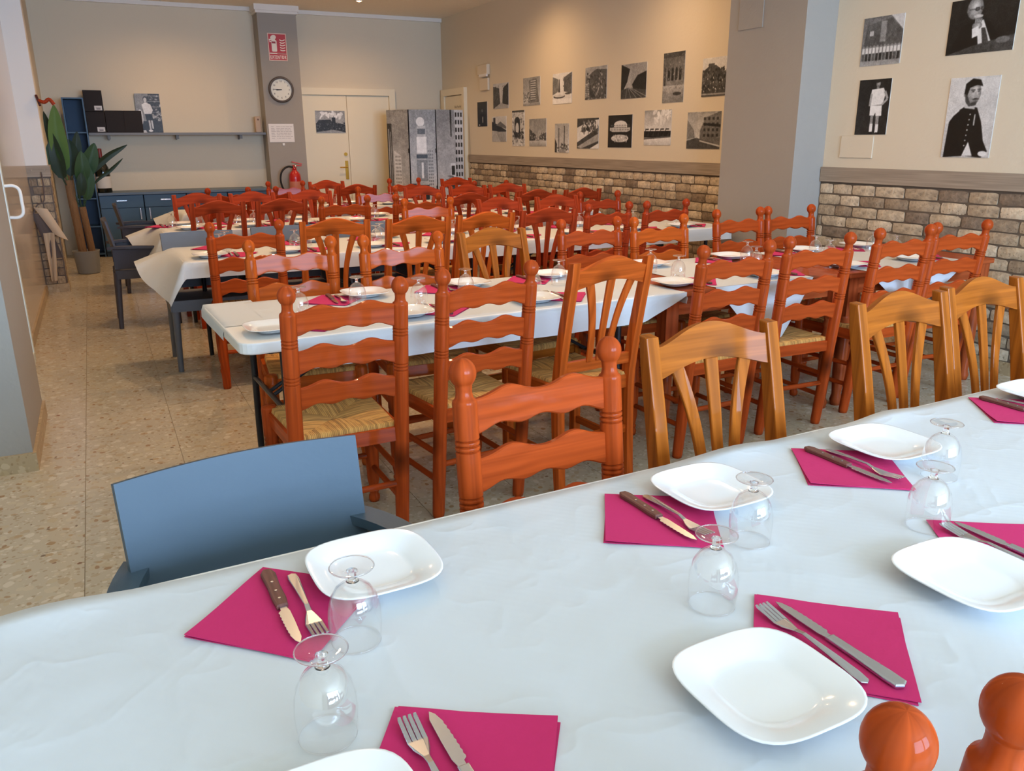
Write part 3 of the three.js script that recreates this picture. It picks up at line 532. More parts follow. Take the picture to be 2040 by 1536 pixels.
// ---------------------------------------------------------------- place settings
function closeSeam(g, nu, nv) { const n = g.attributes.normal; for (let j = 0; j <= nv; j++) { const a = j * (nu + 1), b = a + nu; const v = new THREE.Vector3(n.getX(a) + n.getX(b), n.getY(a) + n.getY(b), n.getZ(a) + n.getZ(b)).normalize(); n.setXYZ(a, v.x, v.y, v.z); n.setXYZ(b, v.x, v.y, v.z); } return g; }
const plateGeo = (() => {
  const prof = [[0.002, 0.0055], [0.3, 0.0055], [0.52, 0.006], [0.6, 0.0085], [0.7, 0.014], [0.85, 0.0185], [0.97, 0.0215], [1.0, 0.0215], [1.0, 0.0195], [0.96, 0.0185], [0.8, 0.0145], [0.66, 0.009], [0.58, 0.002], [0.54, 0], [0.5, 0.002], [0.002, 0.002]];
  const nu = 64, nv = prof.length - 1, A = 0.1;
  return closeSeam(sheet((u, v) => {
    const [t, y] = prof[Math.round(v * nv)], th = -u * 2 * Math.PI, e = 2.5 + 1.0 * t, c = Math.cos(th), s = Math.sin(th), r = A * t / Math.pow(Math.pow(Math.abs(c), e) + Math.pow(Math.abs(s), e), 1 / e);
    return [r * c, y, r * s];
  }, nu, nv), nu, nv);
})();
// upturned stemmed glass: rim on the cloth, foot in the air
const turned = (pts) => new THREE.LatheGeometry(pts.map(([a, b]) => new THREE.Vector2(a, b)), 40);
const bowlGeo = turned([[0.0001, 0.091], [0.011, 0.0895], [0.022, 0.083], [0.0308, 0.0695], [0.0351, 0.052], [0.0361, 0.035], [0.0354, 0.02], [0.0332, 0.0012], [0.0336, 0.0003], [0.0342, 0.001], [0.0364, 0.02], [0.0371, 0.035], [0.0361, 0.052], [0.0318, 0.07], [0.0235, 0.0842], [0.012, 0.0925], [0.0068, 0.0955]]);
const stemGeo = turned([[0.0001, 0.0925], [0.009, 0.0935], [0.0066, 0.0962], [0.0055, 0.1], [0.0058, 0.106], [0.0075, 0.1095], [0.0001, 0.111]]);
const footGeo = turned([[0.006, 0.108], [0.0085, 0.1105], [0.02, 0.1138], [0.0295, 0.1148], [0.0305, 0.1155], [0.0295, 0.1163], [0.018, 0.1163], [0.0001, 0.1158]]);
const rimGeo = new THREE.TorusGeometry(0.0338, 0.0007, 6, 40).rotateX(Math.PI / 2).translate(0, 0.0008, 0), footRim = new THREE.TorusGeometry(0.0301, 0.0009, 6, 40).rotateX(Math.PI / 2).translate(0, 0.1155, 0);
const napkinGeo = merge([slab((u, v) => [(u - 0.5) * 0.2, 0.0016 + 0.0012 * Math.sin(u * 5), (v - 0.5) * -0.2], 8, 8, 0.001), slab((u, v) => [(u - 0.5) * 0.2, 0.0032 + 0.004 * Math.pow(Math.max(0, u + v - 1.2) / 0.8, 2) + 0.0008 * Math.sin(v * 6), (v - 0.5) * -0.2], 8, 8, 0.001).rotateY(0.035)]);
const lay = (g) => g.rotateX(-Math.PI / 2);
const bladeGeo = (() => { const o = [[-0.004, 0.0], [0.004, 0.0], [0.0045, 0.012], [0.0085, 0.016]]; for (let i = 0; i <= 14; i++) { o.push([0.009 - (i % 2) * 0.0012 - 0.002 * Math.pow(i / 14, 3), 0.018 + i * 0.0045]); } o.push([0.003, 0.097], [-0.002, 0.104], [-0.0065, 0.09], [-0.0075, 0.05], [-0.0075, 0.018]); return lay(extrude(o, 0.0016, 0.0003)).translate(0, 0.0055, 0.0); })();
const woodHandle = (() => { const g = grain(extrude([[-0.0065, 0], [-0.0085, -0.02], [-0.0078, -0.06], [-0.0098, -0.1], [-0.006, -0.113], [0.004, -0.114], [0.009, -0.104], [0.0072, -0.06], [0.008, -0.02], [0.0065, 0]], 0.009, 0.002), 'y', 0.1, 0.3); return lay(g).translate(0, 0.0055, 0); })();
const steelHandle = (() => { const g = extrude([[-0.005, 0.002], [-0.006, -0.04], [-0.0085, -0.09], [-0.008, -0.11], [0, -0.114], [0.008, -0.11], [0.0085, -0.09], [0.006, -0.04], [0.005, 0.002]], 0.0065, 0.0025, 3); return lay(g).translate(0, 0.0055, 0); })();
const rivet = new THREE.CylinderGeometry(0.0022, 0.0022, 0.0102, 10);
function knife(wood) {
  const k = proto('table_knife', 'knife');
  part('blade', bladeGeo, M.steel, k); const h = part('handle', wood ? woodHandle : steelHandle, wood ? M.knifeWood : M.steel, k);
  if (wood) for (const z of [0.018, 0.042, 0.07]) part('rivet', rivet, M.steel, h, [0, 0.0055, z]);
  return k;
}
const forkGeo = (() => {
  const half = [[0.0028, 0.02], [0.0032, 0.035], [0.009, 0.05], [0.0118, 0.062]], o = [];
  const body = [[-0.0062, -0.085], [-0.0075, -0.07], [-0.0052, -0.03], [-0.0028, 0.02], [-0.0034, 0.035], [-0.009, 0.05], [-0.0118, 0.064]];
  o.push([0, -0.089], ...body.slice(0));
  for (let k = 0; k < 4; k++) { const a = -0.0118 + k * 0.0064; o.push([a, 0.1], [a + 0.0012, 0.104], [a + 0.0035, 0.104], [a + 0.0044, 0.066]); if (k < 3) o.push([a + 0.0054, 0.064], [a + 0.0064, 0.066]); }
  for (const [x, y] of [...body].reverse()) o.push([-x, y]);
  const g = lay(extrude(o.reverse(), 0.0024, 0.0007)), p = g.attributes.position;
  for (let i = 0; i < p.count; i++) { const t = -p.getZ(i); p.setY(i, p.getY(i) + 0.0045 + (t < 0.02 ? 0.006 * Math.sin(Math.max(0, (t + 0.089) / 0.109) * Math.PI / 2) : 0.006 - 0.006 * Math.sin((t - 0.02) / 0.084 * Math.PI) )); }
  g.computeVertexNormals(); return g;
})();
function stand(name, geo, mat, category, pos, turn, label, group) { const m = part(numbered(name), geo, mat, scene, pos, [0, turn, 0]); return tag(m, label, category, group); }
const knives = { wood: knife(true), steel: knife(false) };
const glassProto = (() => { const g = proto('wine_glass', 'glass'); part('bowl', bowlGeo, M.bowl, g); part('rim', rimGeo, M.glass, g); part('stem', stemGeo, M.glass, g); const f = part('foot', footGeo, M.bowl, g); part('foot_rim', footRim, M.glass, f); return g; })();
const NAP = -38 * D2R;
function setting({ row, near, at, i, glass, napkin = [0.15, -0.038], wood = true, turn = 0, where, nap = NAP }) {
  const a = turn + (near ? 0 : Math.PI), c = Math.cos(a), s = Math.sin(a), place = (x, z) => [at[0] + x * c + z * s, at[1] - x * s + z * c];
  const w = where ?? `${ORD[i]} from left, ${near ? 'near' : 'far'} side, ${ROWSHORT[row]}`, g = ROWNAME[row];
  const j = () => (row ? rr(-0.06, 0.06) : 0);
  if (napkin) {
    const [nx, nz] = place(...napkin), na = a + nap + j() * 2;
    stand('paper_napkin', napkinGeo, M.napkin, 'napkin', [nx, TOP + 0.0014, nz], na, `magenta napkin under cutlery, ${w}`, `napkins on the ${g}`);
    const [kx, kz] = place(napkin[0] + 0.004, napkin[1] + 0.0);
    copy(wood ? knives.wood : knives.steel, [kx, TOP + 0.0042, kz], a + j(), `${wood ? 'wooden-handled' : 'all-metal'} steak knife on the napkin, ${w}`, `knives on the ${g}`);
    const [fx, fz] = place(napkin[0] - 0.028, napkin[1] + 0.0);
    stand('table_fork', forkGeo, M.steel, 'fork', [fx, TOP + 0.0042, fz], a + j() - 0.02, `stainless steel fork on the napkin, ${w}`, `forks on the ${g}`);
  }
  stand('dinner_plate', plateGeo, M.china, 'plate', [at[0], TOP + 0.0042, at[1]], a + j(), `white rounded-square plate, ${w}`, `plates on the ${g}`);
  const gp = glass ?? place(0.085, -0.175);
  if (gp.length) copy(glassProto, [gp[0], TOP + 0.0016, gp[1]], rnd() * 6, `upside-down stemmed glass, ${w}`, `glasses on the ${g}`);
}
[[0.317, -1.138, [0.241, -0.976], -0.79], [0.99, -1.127, [0.931, -0.952], -0.62], [1.488, -1.141, [1.469, -0.988], -0.65], [2.17, -1.2, [2.11, -1.03], -0.7]].forEach(([x, z, gl, nap], i) => setting({ row: 0, near: false, at: [x, z], i, glass: gl, turn: 0.02, nap }));
[[0.12, -0.645, [0.158, -0.808], [0.152, -0.032], false, -0.61], [0.663, -0.628, [0.741, -0.823], [0.155, -0.042], false, -0.79], [1.135, -0.683, [1.248, -0.848], [0.155, -0.04], false, -0.65]].forEach(([x, z, gl, n, wood, nap], i) => setting({ row: 0, near: true, at: [x, z], i, glass: gl, napkin: n, wood, turn: 0.0, nap }));
[[0.51, -2.99, [0.66, -3.21]], [1.04, -3.01, [1.15, -3.18]], [1.62, -3.03], [2.39, -3.07, [2.51, -3.2]], [2.94, -3.07, [3.08, -3.28]], [3.53, -3.09, [3.64, -3.3]], [4.05, -3.09]].forEach(([x, z, gl], i) => setting({ row: 1, near: true, at: [x, z], i, glass: gl }));
[[1.01, -3.5, [0.93, -3.33]], [1.52, -3.52, [1.42, -3.31]], [2.0, -3.56, [1.92, -3.35]], [2.64, -3.62, [2.53, -3.46]], [3.22, -3.64, [3.19, -3.47]], [3.79, -3.64, [3.72, -3.48]], [4.26, -3.64]].forEach(([x, z, gl], i) => setting({ row: 1, near: false, at: [x, z], i, glass: gl }));
[0.56, 1.02, 1.56, 2.04, 2.55, 3.08, 3.58, 4.05].forEach((x, i) => setting({ row: 2, near: true, at: [x, -5.17], i }));
[0.78, 1.29, 1.8, 2.34, 2.88, 3.4, 3.9].forEach((x, i) => setting({ row: 2, near: false, at: [x, -5.65], i }));
[0.62, 1.06, 1.5, 1.98, 2.42, 2.95, 3.45, 3.95].forEach((x, i) => setting({ row: 3, near: true, at: [x, -6.92], i }));
[0.6, 1.1, 1.55, 2.28, 2.74, 3.22, 3.72].forEach((x, i) => setting({ row: 3, near: false, at: [x, -7.31], i }));
[1.0, 1.6, 2.2, 2.8, 3.4, 3.95].forEach((x, i) => setting({ row: 4, near: true, at: [x, -8.58], i }));
[1.3, 1.9, 2.5, 3.1, 3.7].forEach((x, i) => setting({ row: 4, near: false, at: [x, -8.91], i }));

// ---------------------------------------------------------------- prints on the walls
const G = (v) => `rgb(${v},${v},${Math.max(0, v - 2)})`;
function art(W, H, paint, dust = 14) {
  return canvasTex(W, H, (g) => {
    const a = {
      g, W, H, bg: (v) => { g.fillStyle = G(v); g.fillRect(0, 0, W, H); },
      fade: (v0, v1, y0 = 0, y1 = 1) => { const q = g.createLinearGradient(0, y0 * H, 0, y1 * H); q.addColorStop(0, G(v0)); q.addColorStop(1, G(v1)); g.fillStyle = q; g.fillRect(0, y0 * H, W, (y1 - y0) * H); },
      rect: (x, y, w, h, v) => { g.fillStyle = G(v); g.fillRect(x * W, y * H, w * W, h * H); },
      poly: (p, v) => { g.fillStyle = G(v); g.beginPath(); p.forEach(([x, y], i) => (i ? g.lineTo(x * W, y * H) : g.moveTo(x * W, y * H))); g.fill(); },
      ell: (x, y, rx, ry, v, t = 0) => { g.fillStyle = G(v); g.beginPath(); g.ellipse(x * W, y * H, rx * W, ry * H, t, 0, 6.29); g.fill(); },
      soft: (x, y, rx, ry, v0, v1, ox = 0.3) => { g.save(); g.translate(x * W, y * H); g.scale(rx * W, ry * H); const q = g.createRadialGradient(ox, -0.2, 0.1, 0, 0, 1); q.addColorStop(0, G(v0)); q.addColorStop(1, G(v1)); g.fillStyle = q; g.beginPath(); g.arc(0, 0, 1, 0, 6.29); g.fill(); g.restore(); },
      line: (x0, y0, x1, y1, w, v) => { g.strokeStyle = G(v); g.lineWidth = w * W; g.beginPath(); g.moveTo(x0 * W, y0 * H); g.lineTo(x1 * W, y1 * H); g.stroke(); },
      spots: (n, x, y, w, h, lo, hi, s = 0.03) => { for (let i = 0; i < n; i++) a.ell(x + rnd() * w, y + rnd() * h, s * rr(0.4, 1), s * rr(0.3, 0.9), Math.round(rr(lo, hi)), rnd() * 3); },
      grid: (x, y, w, h, nx, ny, v, f = 0.55) => { for (let i = 0; i < nx; i++) for (let j = 0; j < ny; j++) a.rect(x + w * i / nx, y + h * j / ny, w / nx * f, h / ny * f, v); },
      head: (x, y, r, skin, hair) => { a.ell(x, y - r * 0.25, r * 0.95, r * 1.05 * W / H, hair); a.ell(x, y, r * 0.78, r * 1.05 * W / H, skin); a.rect(x - r * 0.5, y - r * 0.08, r * 0.35, r * 0.1, 60); a.rect(x + r * 0.15, y - r * 0.08, r * 0.35, r * 0.1, 60); a.rect(x - r * 0.25, y + r * 0.42, r * 0.5, r * 0.08, 90); },
    };
    paint(a);
    const im = g.getImageData(0, 0, W, H), src = Float32Array.from(im.data), k0 = Math.floor(rnd() * 900), R = Math.max(1, Math.round(W / 130));
    for (let y = 0; y < H; y++) for (let x = 0; x < W; x++) {
      let v = 0, n = 0; for (let dy = -R; dy <= R; dy++) for (let dx = -R; dx <= R; dx++) { const X = x + dx, Y = y + dy; if (X < 0 || Y < 0 || X >= W || Y >= H) continue; v += src[(Y * W + X) * 4]; n++; }
      v /= n; const big = fbm(x / 400 + k0 / 900, y / 400, 20, 20) - 0.5, fine = fbm(x / 400 + k0 / 700, y / 400, 110, 110) - 0.5;
      v = 128 + (v - 128) * 1.12; v += (big * 50 + fine * 55) * (0.35 + 0.65 * Math.sin(Math.min(1, v / 255) * Math.PI)) + (rnd() - 0.5) * dust; v = Math.max(10, Math.min(245, v));
      const o = (y * W + x) * 4; im.data[o] = v; im.data[o + 1] = v; im.data[o + 2] = v - 2;
    }
    g.putImageData(im, 0, 0);
  });
}
const paperEdge = std(srgb(210, 208, 200), 0.8);
function printMat(t) { return std(0xffffff, 0.45, { map: t }); }
const prints = [
  [-10.175, -9.725, 1.771, 2.078, 'tree-lined avenue', (a) => { a.bg(190); a.poly([[0, 0.1], [0.4, 0.2], [0.46, 0.8], [0, 1]], 70); a.poly([[1, 0], [0.66, 0.2], [0.6, 0.8], [1, 0.9]], 40); a.spots(60, 0, 0.1, 0.4, 0.7, 40, 120); a.spots(60, 0.62, 0.1, 0.38, 0.6, 20, 80); a.poly([[0, 1], [0.5, 0.78], [1, 0.88], [1, 1]], 165); }],
  [-9.321, -8.891, 1.78, 2.096, 'tall balconied apartment block', (a) => { a.fade(150, 190); a.poly([[0.35, 0.1], [0.8, 0.05], [0.95, 0.9], [0.4, 0.92]], 120); for (let i = 0; i < 9; i++) { a.rect(0.45, 0.13 + i * 0.08, 0.3, 0.025, 235); a.rect(0.45, 0.155 + i * 0.08, 0.3, 0.02, 60); } a.spots(50, 0, 0.5, 0.4, 0.4, 50, 120); a.rect(0, 0.92, 1, 0.08, 150); }],
  [-8.588, -8.163, 1.772, 2.095, 'snowy square with a fountain', (a) => { a.bg(215); a.poly([[0, 0.1], [0.3, 0.2], [0.3, 0.6], [0, 0.7]], 120); a.poly([[1, 0], [0.6, 0.15], [0.6, 0.6], [1, 0.7]], 100); a.spots(40, 0.55, 0.1, 0.45, 0.4, 50, 130); a.poly([[0.3, 0.62], [0.33, 0.2], [0.37, 0.2], [0.4, 0.62]], 70); a.ell(0.35, 0.76, 0.3, 0.06, 60); a.ell(0.35, 0.74, 0.27, 0.045, 200); a.ell(0.8, 0.68, 0.15, 0.03, 80); a.rect(0, 0.84, 1, 0.16, 225); }],
  [-7.882, -7.464, 1.791, 2.11, 'hillside town from the air', (a) => { a.fade(165, 120); a.poly([[0.05, 0.3], [0.5, 0.08], [1, 0.12], [1, 1], [0, 1]], 90); a.spots(150, 0.05, 0.15, 0.95, 0.85, 40, 190, 0.04); a.poly([[0.1, 0.5], [0.3, 0.95], [0.5, 0.95], [0.2, 0.5]], 60); a.grid(0.02, 0.5, 0.2, 0.45, 3, 8, 200); }],
  [-7.2, -6.774, 1.77, 2.088, 'railway line between dark sheds', (a) => { a.fade(150, 175); a.poly([[0, 0], [0.35, 0.15], [0.25, 0.5], [0.1, 0.75], [0, 0.8]], 35); a.poly([[1, 0.25], [0.65, 0.35], [0.45, 0.6], [0.5, 0.75], [1, 0.8]], 40); a.poly([[0, 1], [0, 0.75], [0.3, 0.68], [1, 0.78], [1, 1]], 70); for (let i = 0; i < 5; i++) a.line(0.25 + i * 0.03, 0.68, 0.2 + i * 0.22, 1, 0.014, 150); }],
  [-6.514, -6.203, 1.708, 2.134, 'stone gallery with pointed arches', (a) => { a.fade(95, 140); for (let i = 0; i < 4; i++) { a.rect(0.22 + i * 0.18, 0.36, 0.11, 0.2, 45); a.ell(0.275 + i * 0.18, 0.36, 0.055, 0.06, 45); } a.rect(0, 0, 1, 0.1, 75); a.rect(0.05, 0.3, 0.08, 0.5, 70); a.fade(165, 120, 0.66, 1); a.ell(0.7, 0.83, 0.2, 0.035, 60); a.spots(60, 0, 0, 1, 1, 90, 150, 0.03); }],
  [-5.953, -5.57, 1.735, 2.045, 'fortress hill with trees, partly behind the grey pillar', (a) => { a.bg(205); a.poly([[0, 0.35], [0.25, 0.2], [0.45, 0.2], [0.6, 0.3], [1, 0.5], [1, 1], [0, 1]], 75); a.rect(0.2, 0.15, 0.2, 0.08, 90); a.spots(120, 0, 0.3, 1, 0.6, 30, 120, 0.05); a.spots(26, 0, 0.5, 1, 0.4, 180, 235, 0.025); a.rect(0, 0.92, 1, 0.04, 150); }],
  [-10.684, -10.369, 1.56, 1.875, 'dark figure in a hat', (a) => { a.bg(42); a.ell(0.5, 0.3, 0.16, 0.02, 20); a.ell(0.5, 0.35, 0.1, 0.07, 90); a.poly([[0.25, 1], [0.3, 0.5], [0.7, 0.48], [0.8, 1]], 24); a.rect(0.5, 0.6, 0.08, 0.25, 170); a.ell(0.2, 0.94, 0.07, 0.03, 200); }],
  [-10.223, -9.798, 1.362, 1.676, 'beach below a headland', (a) => { a.fade(200, 180); a.poly([[0, 0.2], [0.2, 0.25], [1, 0.55], [1, 0.65], [0, 0.55]], 40); a.rect(0.1, 0.05, 0.15, 0.25, 60); a.poly([[0.3, 0.35], [0.6, 0.2], [1, 0.4], [1, 0.5]], 110); a.fade(165, 150, 0.6, 1); a.poly([[0, 1], [0, 0.55], [0.25, 0.6], [0.6, 1]], 175); }],
  [-9.626, -9.293, 1.31, 1.733, 'stone archway ruin', (a) => { a.bg(195); a.spots(160, 0, 0, 1, 1, 90, 235, 0.05); a.rect(0.2, 0.3, 0.45, 0.45, 40); a.ell(0.42, 0.3, 0.22, 0.12, 40); a.ell(0.42, 0.5, 0.14, 0.16, 200); a.spots(50, 0.1, 0.6, 0.8, 0.2, 20, 120, 0.05); a.rect(0, 0, 1, 0.05, 70); }],
  [-9.161, -8.737, 1.311, 1.625, 'broad boulevard under a dark sky', (a) => { a.fade(140, 175); a.poly([[0, 0.35], [0.4, 0.6], [0.35, 0.78], [0, 0.85]], 70); a.poly([[1, 0.5], [0.62, 0.62], [0.6, 0.75], [1, 0.8]], 80); a.spots(70, 0, 0.5, 1, 0.3, 30, 210, 0.03); a.fade(190, 150, 0.8, 1); }],
  [-8.528, -8.216, 1.245, 1.559, 'street with two tall chimneys', (a) => { a.fade(165, 200); a.rect(0.27, 0.15, 0.05, 0.75, 70); a.rect(0.66, 0.08, 0.06, 0.8, 70); a.spots(60, 0, 0.7, 1, 0.25, 40, 130, 0.05); a.poly([[0, 0.5], [0.15, 0.7], [0.15, 1], [0, 1]], 60); a.rect(0.3, 0.88, 0.5, 0.12, 150); }],
  [-8.032, -7.595, 1.292, 1.604, 'aerial view of river banks', (a) => { a.bg(70); a.poly([[0, 0.3], [0.6, 0.1], [1, 0.05], [1, 0.3], [0, 0.8]], 215); a.spots(70, 0.2, 0.1, 0.8, 0.4, 40, 150, 0.06); a.poly([[0, 0.95], [1, 0.5], [1, 0.75], [0.2, 1]], 160); a.poly([[0.6, 1], [1, 0.82], [1, 1]], 225); a.ell(0.5, 0.35, 0.08, 0.07, 50); }],
  [-7.413, -6.983, 1.307, 1.62, 'domed pavilion lit at night', (a) => { a.bg(32); a.ell(0.52, 0.3, 0.27, 0.13, 215); a.rect(0.25, 0.28, 0.55, 0.1, 225); a.ell(0.5, 0.45, 0.42, 0.1, 190); a.rect(0.08, 0.38, 0.84, 0.1, 205); a.grid(0.12, 0.3, 0.8, 0.2, 12, 3, 110); a.ell(0.5, 0.72, 0.36, 0.12, 200); a.spots(40, 0.2, 0.62, 0.6, 0.2, 120, 250, 0.03); a.rect(0, 0.52, 1, 0.07, 25); }],
  [-6.779, -6.36, 1.333, 1.648, 'modern portico under clouds', (a) => { a.fade(160, 215, 0, 0.6); a.spots(30, 0.35, 0.05, 0.6, 0.3, 200, 245, 0.09); for (let i = 0; i < 5; i++) { a.rect(0.05 + i * 0.19, 0.53, 0.13, 0.03, 30); a.rect(0.05 + i * 0.19, 0.55, 0.02, 0.2, 35); a.poly([[0.09 + i * 0.19, 0.75], [0.2 + i * 0.19, 0.6], [0.2 + i * 0.19, 0.75]], 50); } a.fade(225, 190, 0.78, 1); a.poly([[0, 0.8], [1, 0.74], [1, 0.78], [0, 0.84]], 90); }],
  [-6.122, -5.673, 1.304, 1.613, 'narrow old street with balconies', (a) => { a.fade(160, 200); a.poly([[1, 0], [0.55, 0.15], [0.4, 0.5], [0.4, 0.75], [1, 0.92]], 110); a.grid(0.5, 0.15, 0.5, 0.6, 4, 4, 50, 0.5); a.poly([[0.5, 0.3], [1, 0.35], [1, 0.42], [0.5, 0.36]], 35); a.poly([[0, 0.2], [0.22, 0.5], [0.25, 0.7], [0, 0.75]], 130); a.poly([[0, 0.78], [0.3, 0.7], [1, 0.9], [1, 1], [0, 1]], 80); a.poly([[0.4, 0.76], [1, 0.9], [1, 0.95], [0.4, 0.8]], 190); }],
];
prints.forEach(([z0, z1, y0, y1, what, paint], i) => {
  const w = z1 - z0, h = y1 - y0, t = art(w > h ? 160 : 112, w > h ? 118 : 152, paint);
  const up = i < 7, n = up ? i : i - 7;
  const m = new THREE.Mesh(new THREE.BoxGeometry(0.004, h, w), [paperEdge, printMat(t), paperEdge, paperEdge, paperEdge, paperEdge]);
  m.name = numbered('wall_photograph'); m.position.set(XR - 0.0022, (y0 + y1) / 2, (z0 + z1) / 2); m.castShadow = m.receiveShadow = true; scene.add(m);
  tag(m, `black-and-white print of ${/^[aeiou]/.test(what) ? 'an' : 'a'} ${what}`, 'photograph', 'prints on the right wall');
});
const bigPrints = [
  [-4.28, -3.96, 1.857, 2.16, 'group of people before a stone building', (a) => { a.fade(120, 135); a.poly([[0.1, 0.15], [0.7, 0.05], [1, 0.35], [1, 0.6], [0.05, 0.6]], 95); a.poly([[0.68, 0], [1, 0], [1, 0.32]], 205); a.rect(0.45, 0.1, 0.14, 0.42, 150); a.rect(0.18, 0.28, 0.1, 0.1, 190); for (let i = 0; i < 11; i++) { const x = 0.06 + i * 0.088; a.ell(x, 0.6, 0.022, 0.022, 150); a.rect(x - 0.032, 0.625, 0.064, 0.12, 215); a.rect(x - 0.03, 0.745, 0.06, 0.15, i % 3 ? 50 : 90); } a.fade(150, 160, 0.9, 1); }],
  [-4.26, -4.0, 1.411, 1.768, 'footballer in white kit on a dark ground', (a) => { a.fade(36, 48); a.rect(0.56, 0.12, 0.08, 0.05, 130); a.soft(0.6, 0.08, 0.07, 0.056, 185, 110); a.ell(0.59, 0.04, 0.07, 0.024, 40); a.poly([[0.42, 0.18], [0.78, 0.16], [0.86, 0.26], [0.8, 0.46], [0.42, 0.47], [0.4, 0.28]], 222); a.line(0.83, 0.22, 0.93, 0.36, 0.07, 165); a.line(0.93, 0.36, 0.78, 0.46, 0.06, 165); a.line(0.42, 0.26, 0.4, 0.48, 0.07, 165); a.poly([[0.42, 0.47], [0.78, 0.47], [0.8, 0.66], [0.62, 0.67], [0.6, 0.6], [0.56, 0.66], [0.42, 0.65]], 228); a.rect(0.46, 0.65, 0.09, 0.16, 150); a.rect(0.63, 0.66, 0.1, 0.16, 150); a.rect(0.46, 0.8, 0.1, 0.15, 225); a.rect(0.64, 0.81, 0.1, 0.16, 225); a.rect(0.44, 0.95, 0.13, 0.03, 30); a.rect(0.66, 0.96, 0.13, 0.03, 30); }],
  [-3.63, -3.204, 1.872, 2.178, 'seated bald man with a hand on his chin', (a) => { a.fade(38, 30); a.poly([[0.05, 1], [0.2, 0.5], [0.4, 0.38], [0.62, 0.45], [0.78, 0.75], [0.8, 1]], 18); a.poly([[0.42, 0.42], [0.52, 0.4], [0.7, 0.9], [0.5, 0.98]], 215); a.poly([[0.5, 0.55], [0.56, 0.55], [0.66, 0.9], [0.56, 0.92]], 70); a.soft(0.37, 0.18, 0.12, 0.2, 215, 110, 0.1); a.soft(0.27, 0.22, 0.022, 0.05, 150, 100); a.rect(0.375, 0.165, 0.06, 0.012, 70); a.rect(0.455, 0.16, 0.045, 0.012, 70); a.soft(0.405, 0.2, 0.035, 0.035, 110, 60); a.soft(0.475, 0.195, 0.027, 0.03, 110, 60); a.line(0.28, 0.2, 0.37, 0.195, 0.008, 50); a.poly([[0.44, 0.19], [0.465, 0.28], [0.43, 0.285]], 150); a.soft(0.435, 0.33, 0.07, 0.035, 200, 190); for (let k = 0; k < 4; k++) a.line(0.4 + k * 0.025, 0.52, 0.405 + k * 0.028, 0.37, 0.022, 170 - k * 12); a.soft(0.43, 0.5, 0.075, 0.07, 180, 110); a.poly([[0.36, 0.55], [0.46, 0.5], [0.47, 0.68], [0.38, 0.72]], 225); a.poly([[0, 1], [0.4, 0.86], [1, 0.72], [1, 1]], 70); a.ell(0.84, 0.8, 0.1, 0.06, 110); }],
  [-3.565, -3.245, 1.272, 1.738, 'bearded officer in dark dress uniform', (a) => { a.fade(205, 190); a.poly([[0.05, 1], [0.08, 0.55], [0.22, 0.42], [0.4, 0.35], [0.62, 0.38], [0.74, 0.55], [0.84, 0.8], [0.95, 0.92], [0.84, 1], [0.5, 0.98]], 22); a.poly([[0.36, 0.31], [0.56, 0.32], [0.58, 0.4], [0.36, 0.38]], 190); a.soft(0.345, 0.21, 0.03, 0.035, 150, 110); a.soft(0.5, 0.2, 0.155, 0.15, 205, 120, 0.35); a.poly([[0.32, 0.2], [0.33, 0.08], [0.46, 0.02], [0.62, 0.04], [0.68, 0.12], [0.56, 0.1], [0.42, 0.13], [0.38, 0.24]], 18); a.poly([[0.34, 0.2], [0.4, 0.24], [0.46, 0.32], [0.6, 0.3], [0.58, 0.35], [0.44, 0.36], [0.36, 0.3]], 70); a.rect(0.45, 0.155, 0.085, 0.01, 40); a.rect(0.575, 0.15, 0.075, 0.01, 40); a.soft(0.495, 0.18, 0.028, 0.01, 60, 110); a.soft(0.61, 0.177, 0.026, 0.01, 60, 110); a.poly([[0.55, 0.17], [0.585, 0.24], [0.53, 0.245]], 165); a.poly([[0.47, 0.275], [0.56, 0.26], [0.65, 0.272], [0.56, 0.28]], 45); a.rect(0.51, 0.29, 0.1, 0.008, 110); for (let i = 0; i < 7; i++) a.ell(0.5 - i * 0.006, 0.46 + i * 0.065, 0.014, 0.009, 230); a.line(0.12, 0.48, 0.26, 0.4, 0.04, 210); a.line(0.6, 0.46, 0.6, 0.6, 0.025, 200); a.poly([[0.44, 0.98], [0.54, 0.8], [0.66, 0.98]], 215); a.ell(0.86, 0.95, 0.09, 0.035, 215); }],
];
bigPrints.forEach(([z0, z1, y0, y1, what, paint]) => {
  const w = z1 - z0, h = y1 - y0, t = art(w > h ? 280 : 200, w > h ? 200 : 290, paint);
  const m = new THREE.Mesh(new THREE.BoxGeometry(0.004, h, w), [paperEdge, printMat(t), paperEdge, paperEdge, paperEdge, paperEdge]);
  m.name = numbered('wall_photograph'); m.position.set(XR - 0.0022, (y0 + y1) / 2, (z0 + z1) / 2); m.castShadow = m.receiveShadow = true; scene.add(m);
  tag(m, `black-and-white print of a ${what}`, 'photograph', 'prints on the right wall');
});
single('cover_plate', rbox(0.008, 0.15, 0.28, 0.003), M.wall, 'flat cream cover plate on the wall below the footballer print', 'cover plate', [XR - 0.004, 1.33, -4.23]);
{ // small emergency light and the box below it, beyond the prints
  const e = thing('emergency_light', 'cream emergency light high on the wall, left of the uppermost prints', 'light fitting', [XR, 2.27, -10.42]);
  part('housing', rbox(0.05, 0.13, 0.3, 0.012).translate(-0.025, 0, 0), M.wall, e); part('lens', rbox(0.03, 0.04, 0.24, 0.01).translate(-0.04, -0.07, 0.02), M.wallWhite, e);
  single('junction_box', rbox(0.03, 0.15, 0.26, 0.006), M.wall, 'plain cream box on the wall just under the emergency light', 'wall box', [XR - 0.015, 2.09, -10.42]);
}
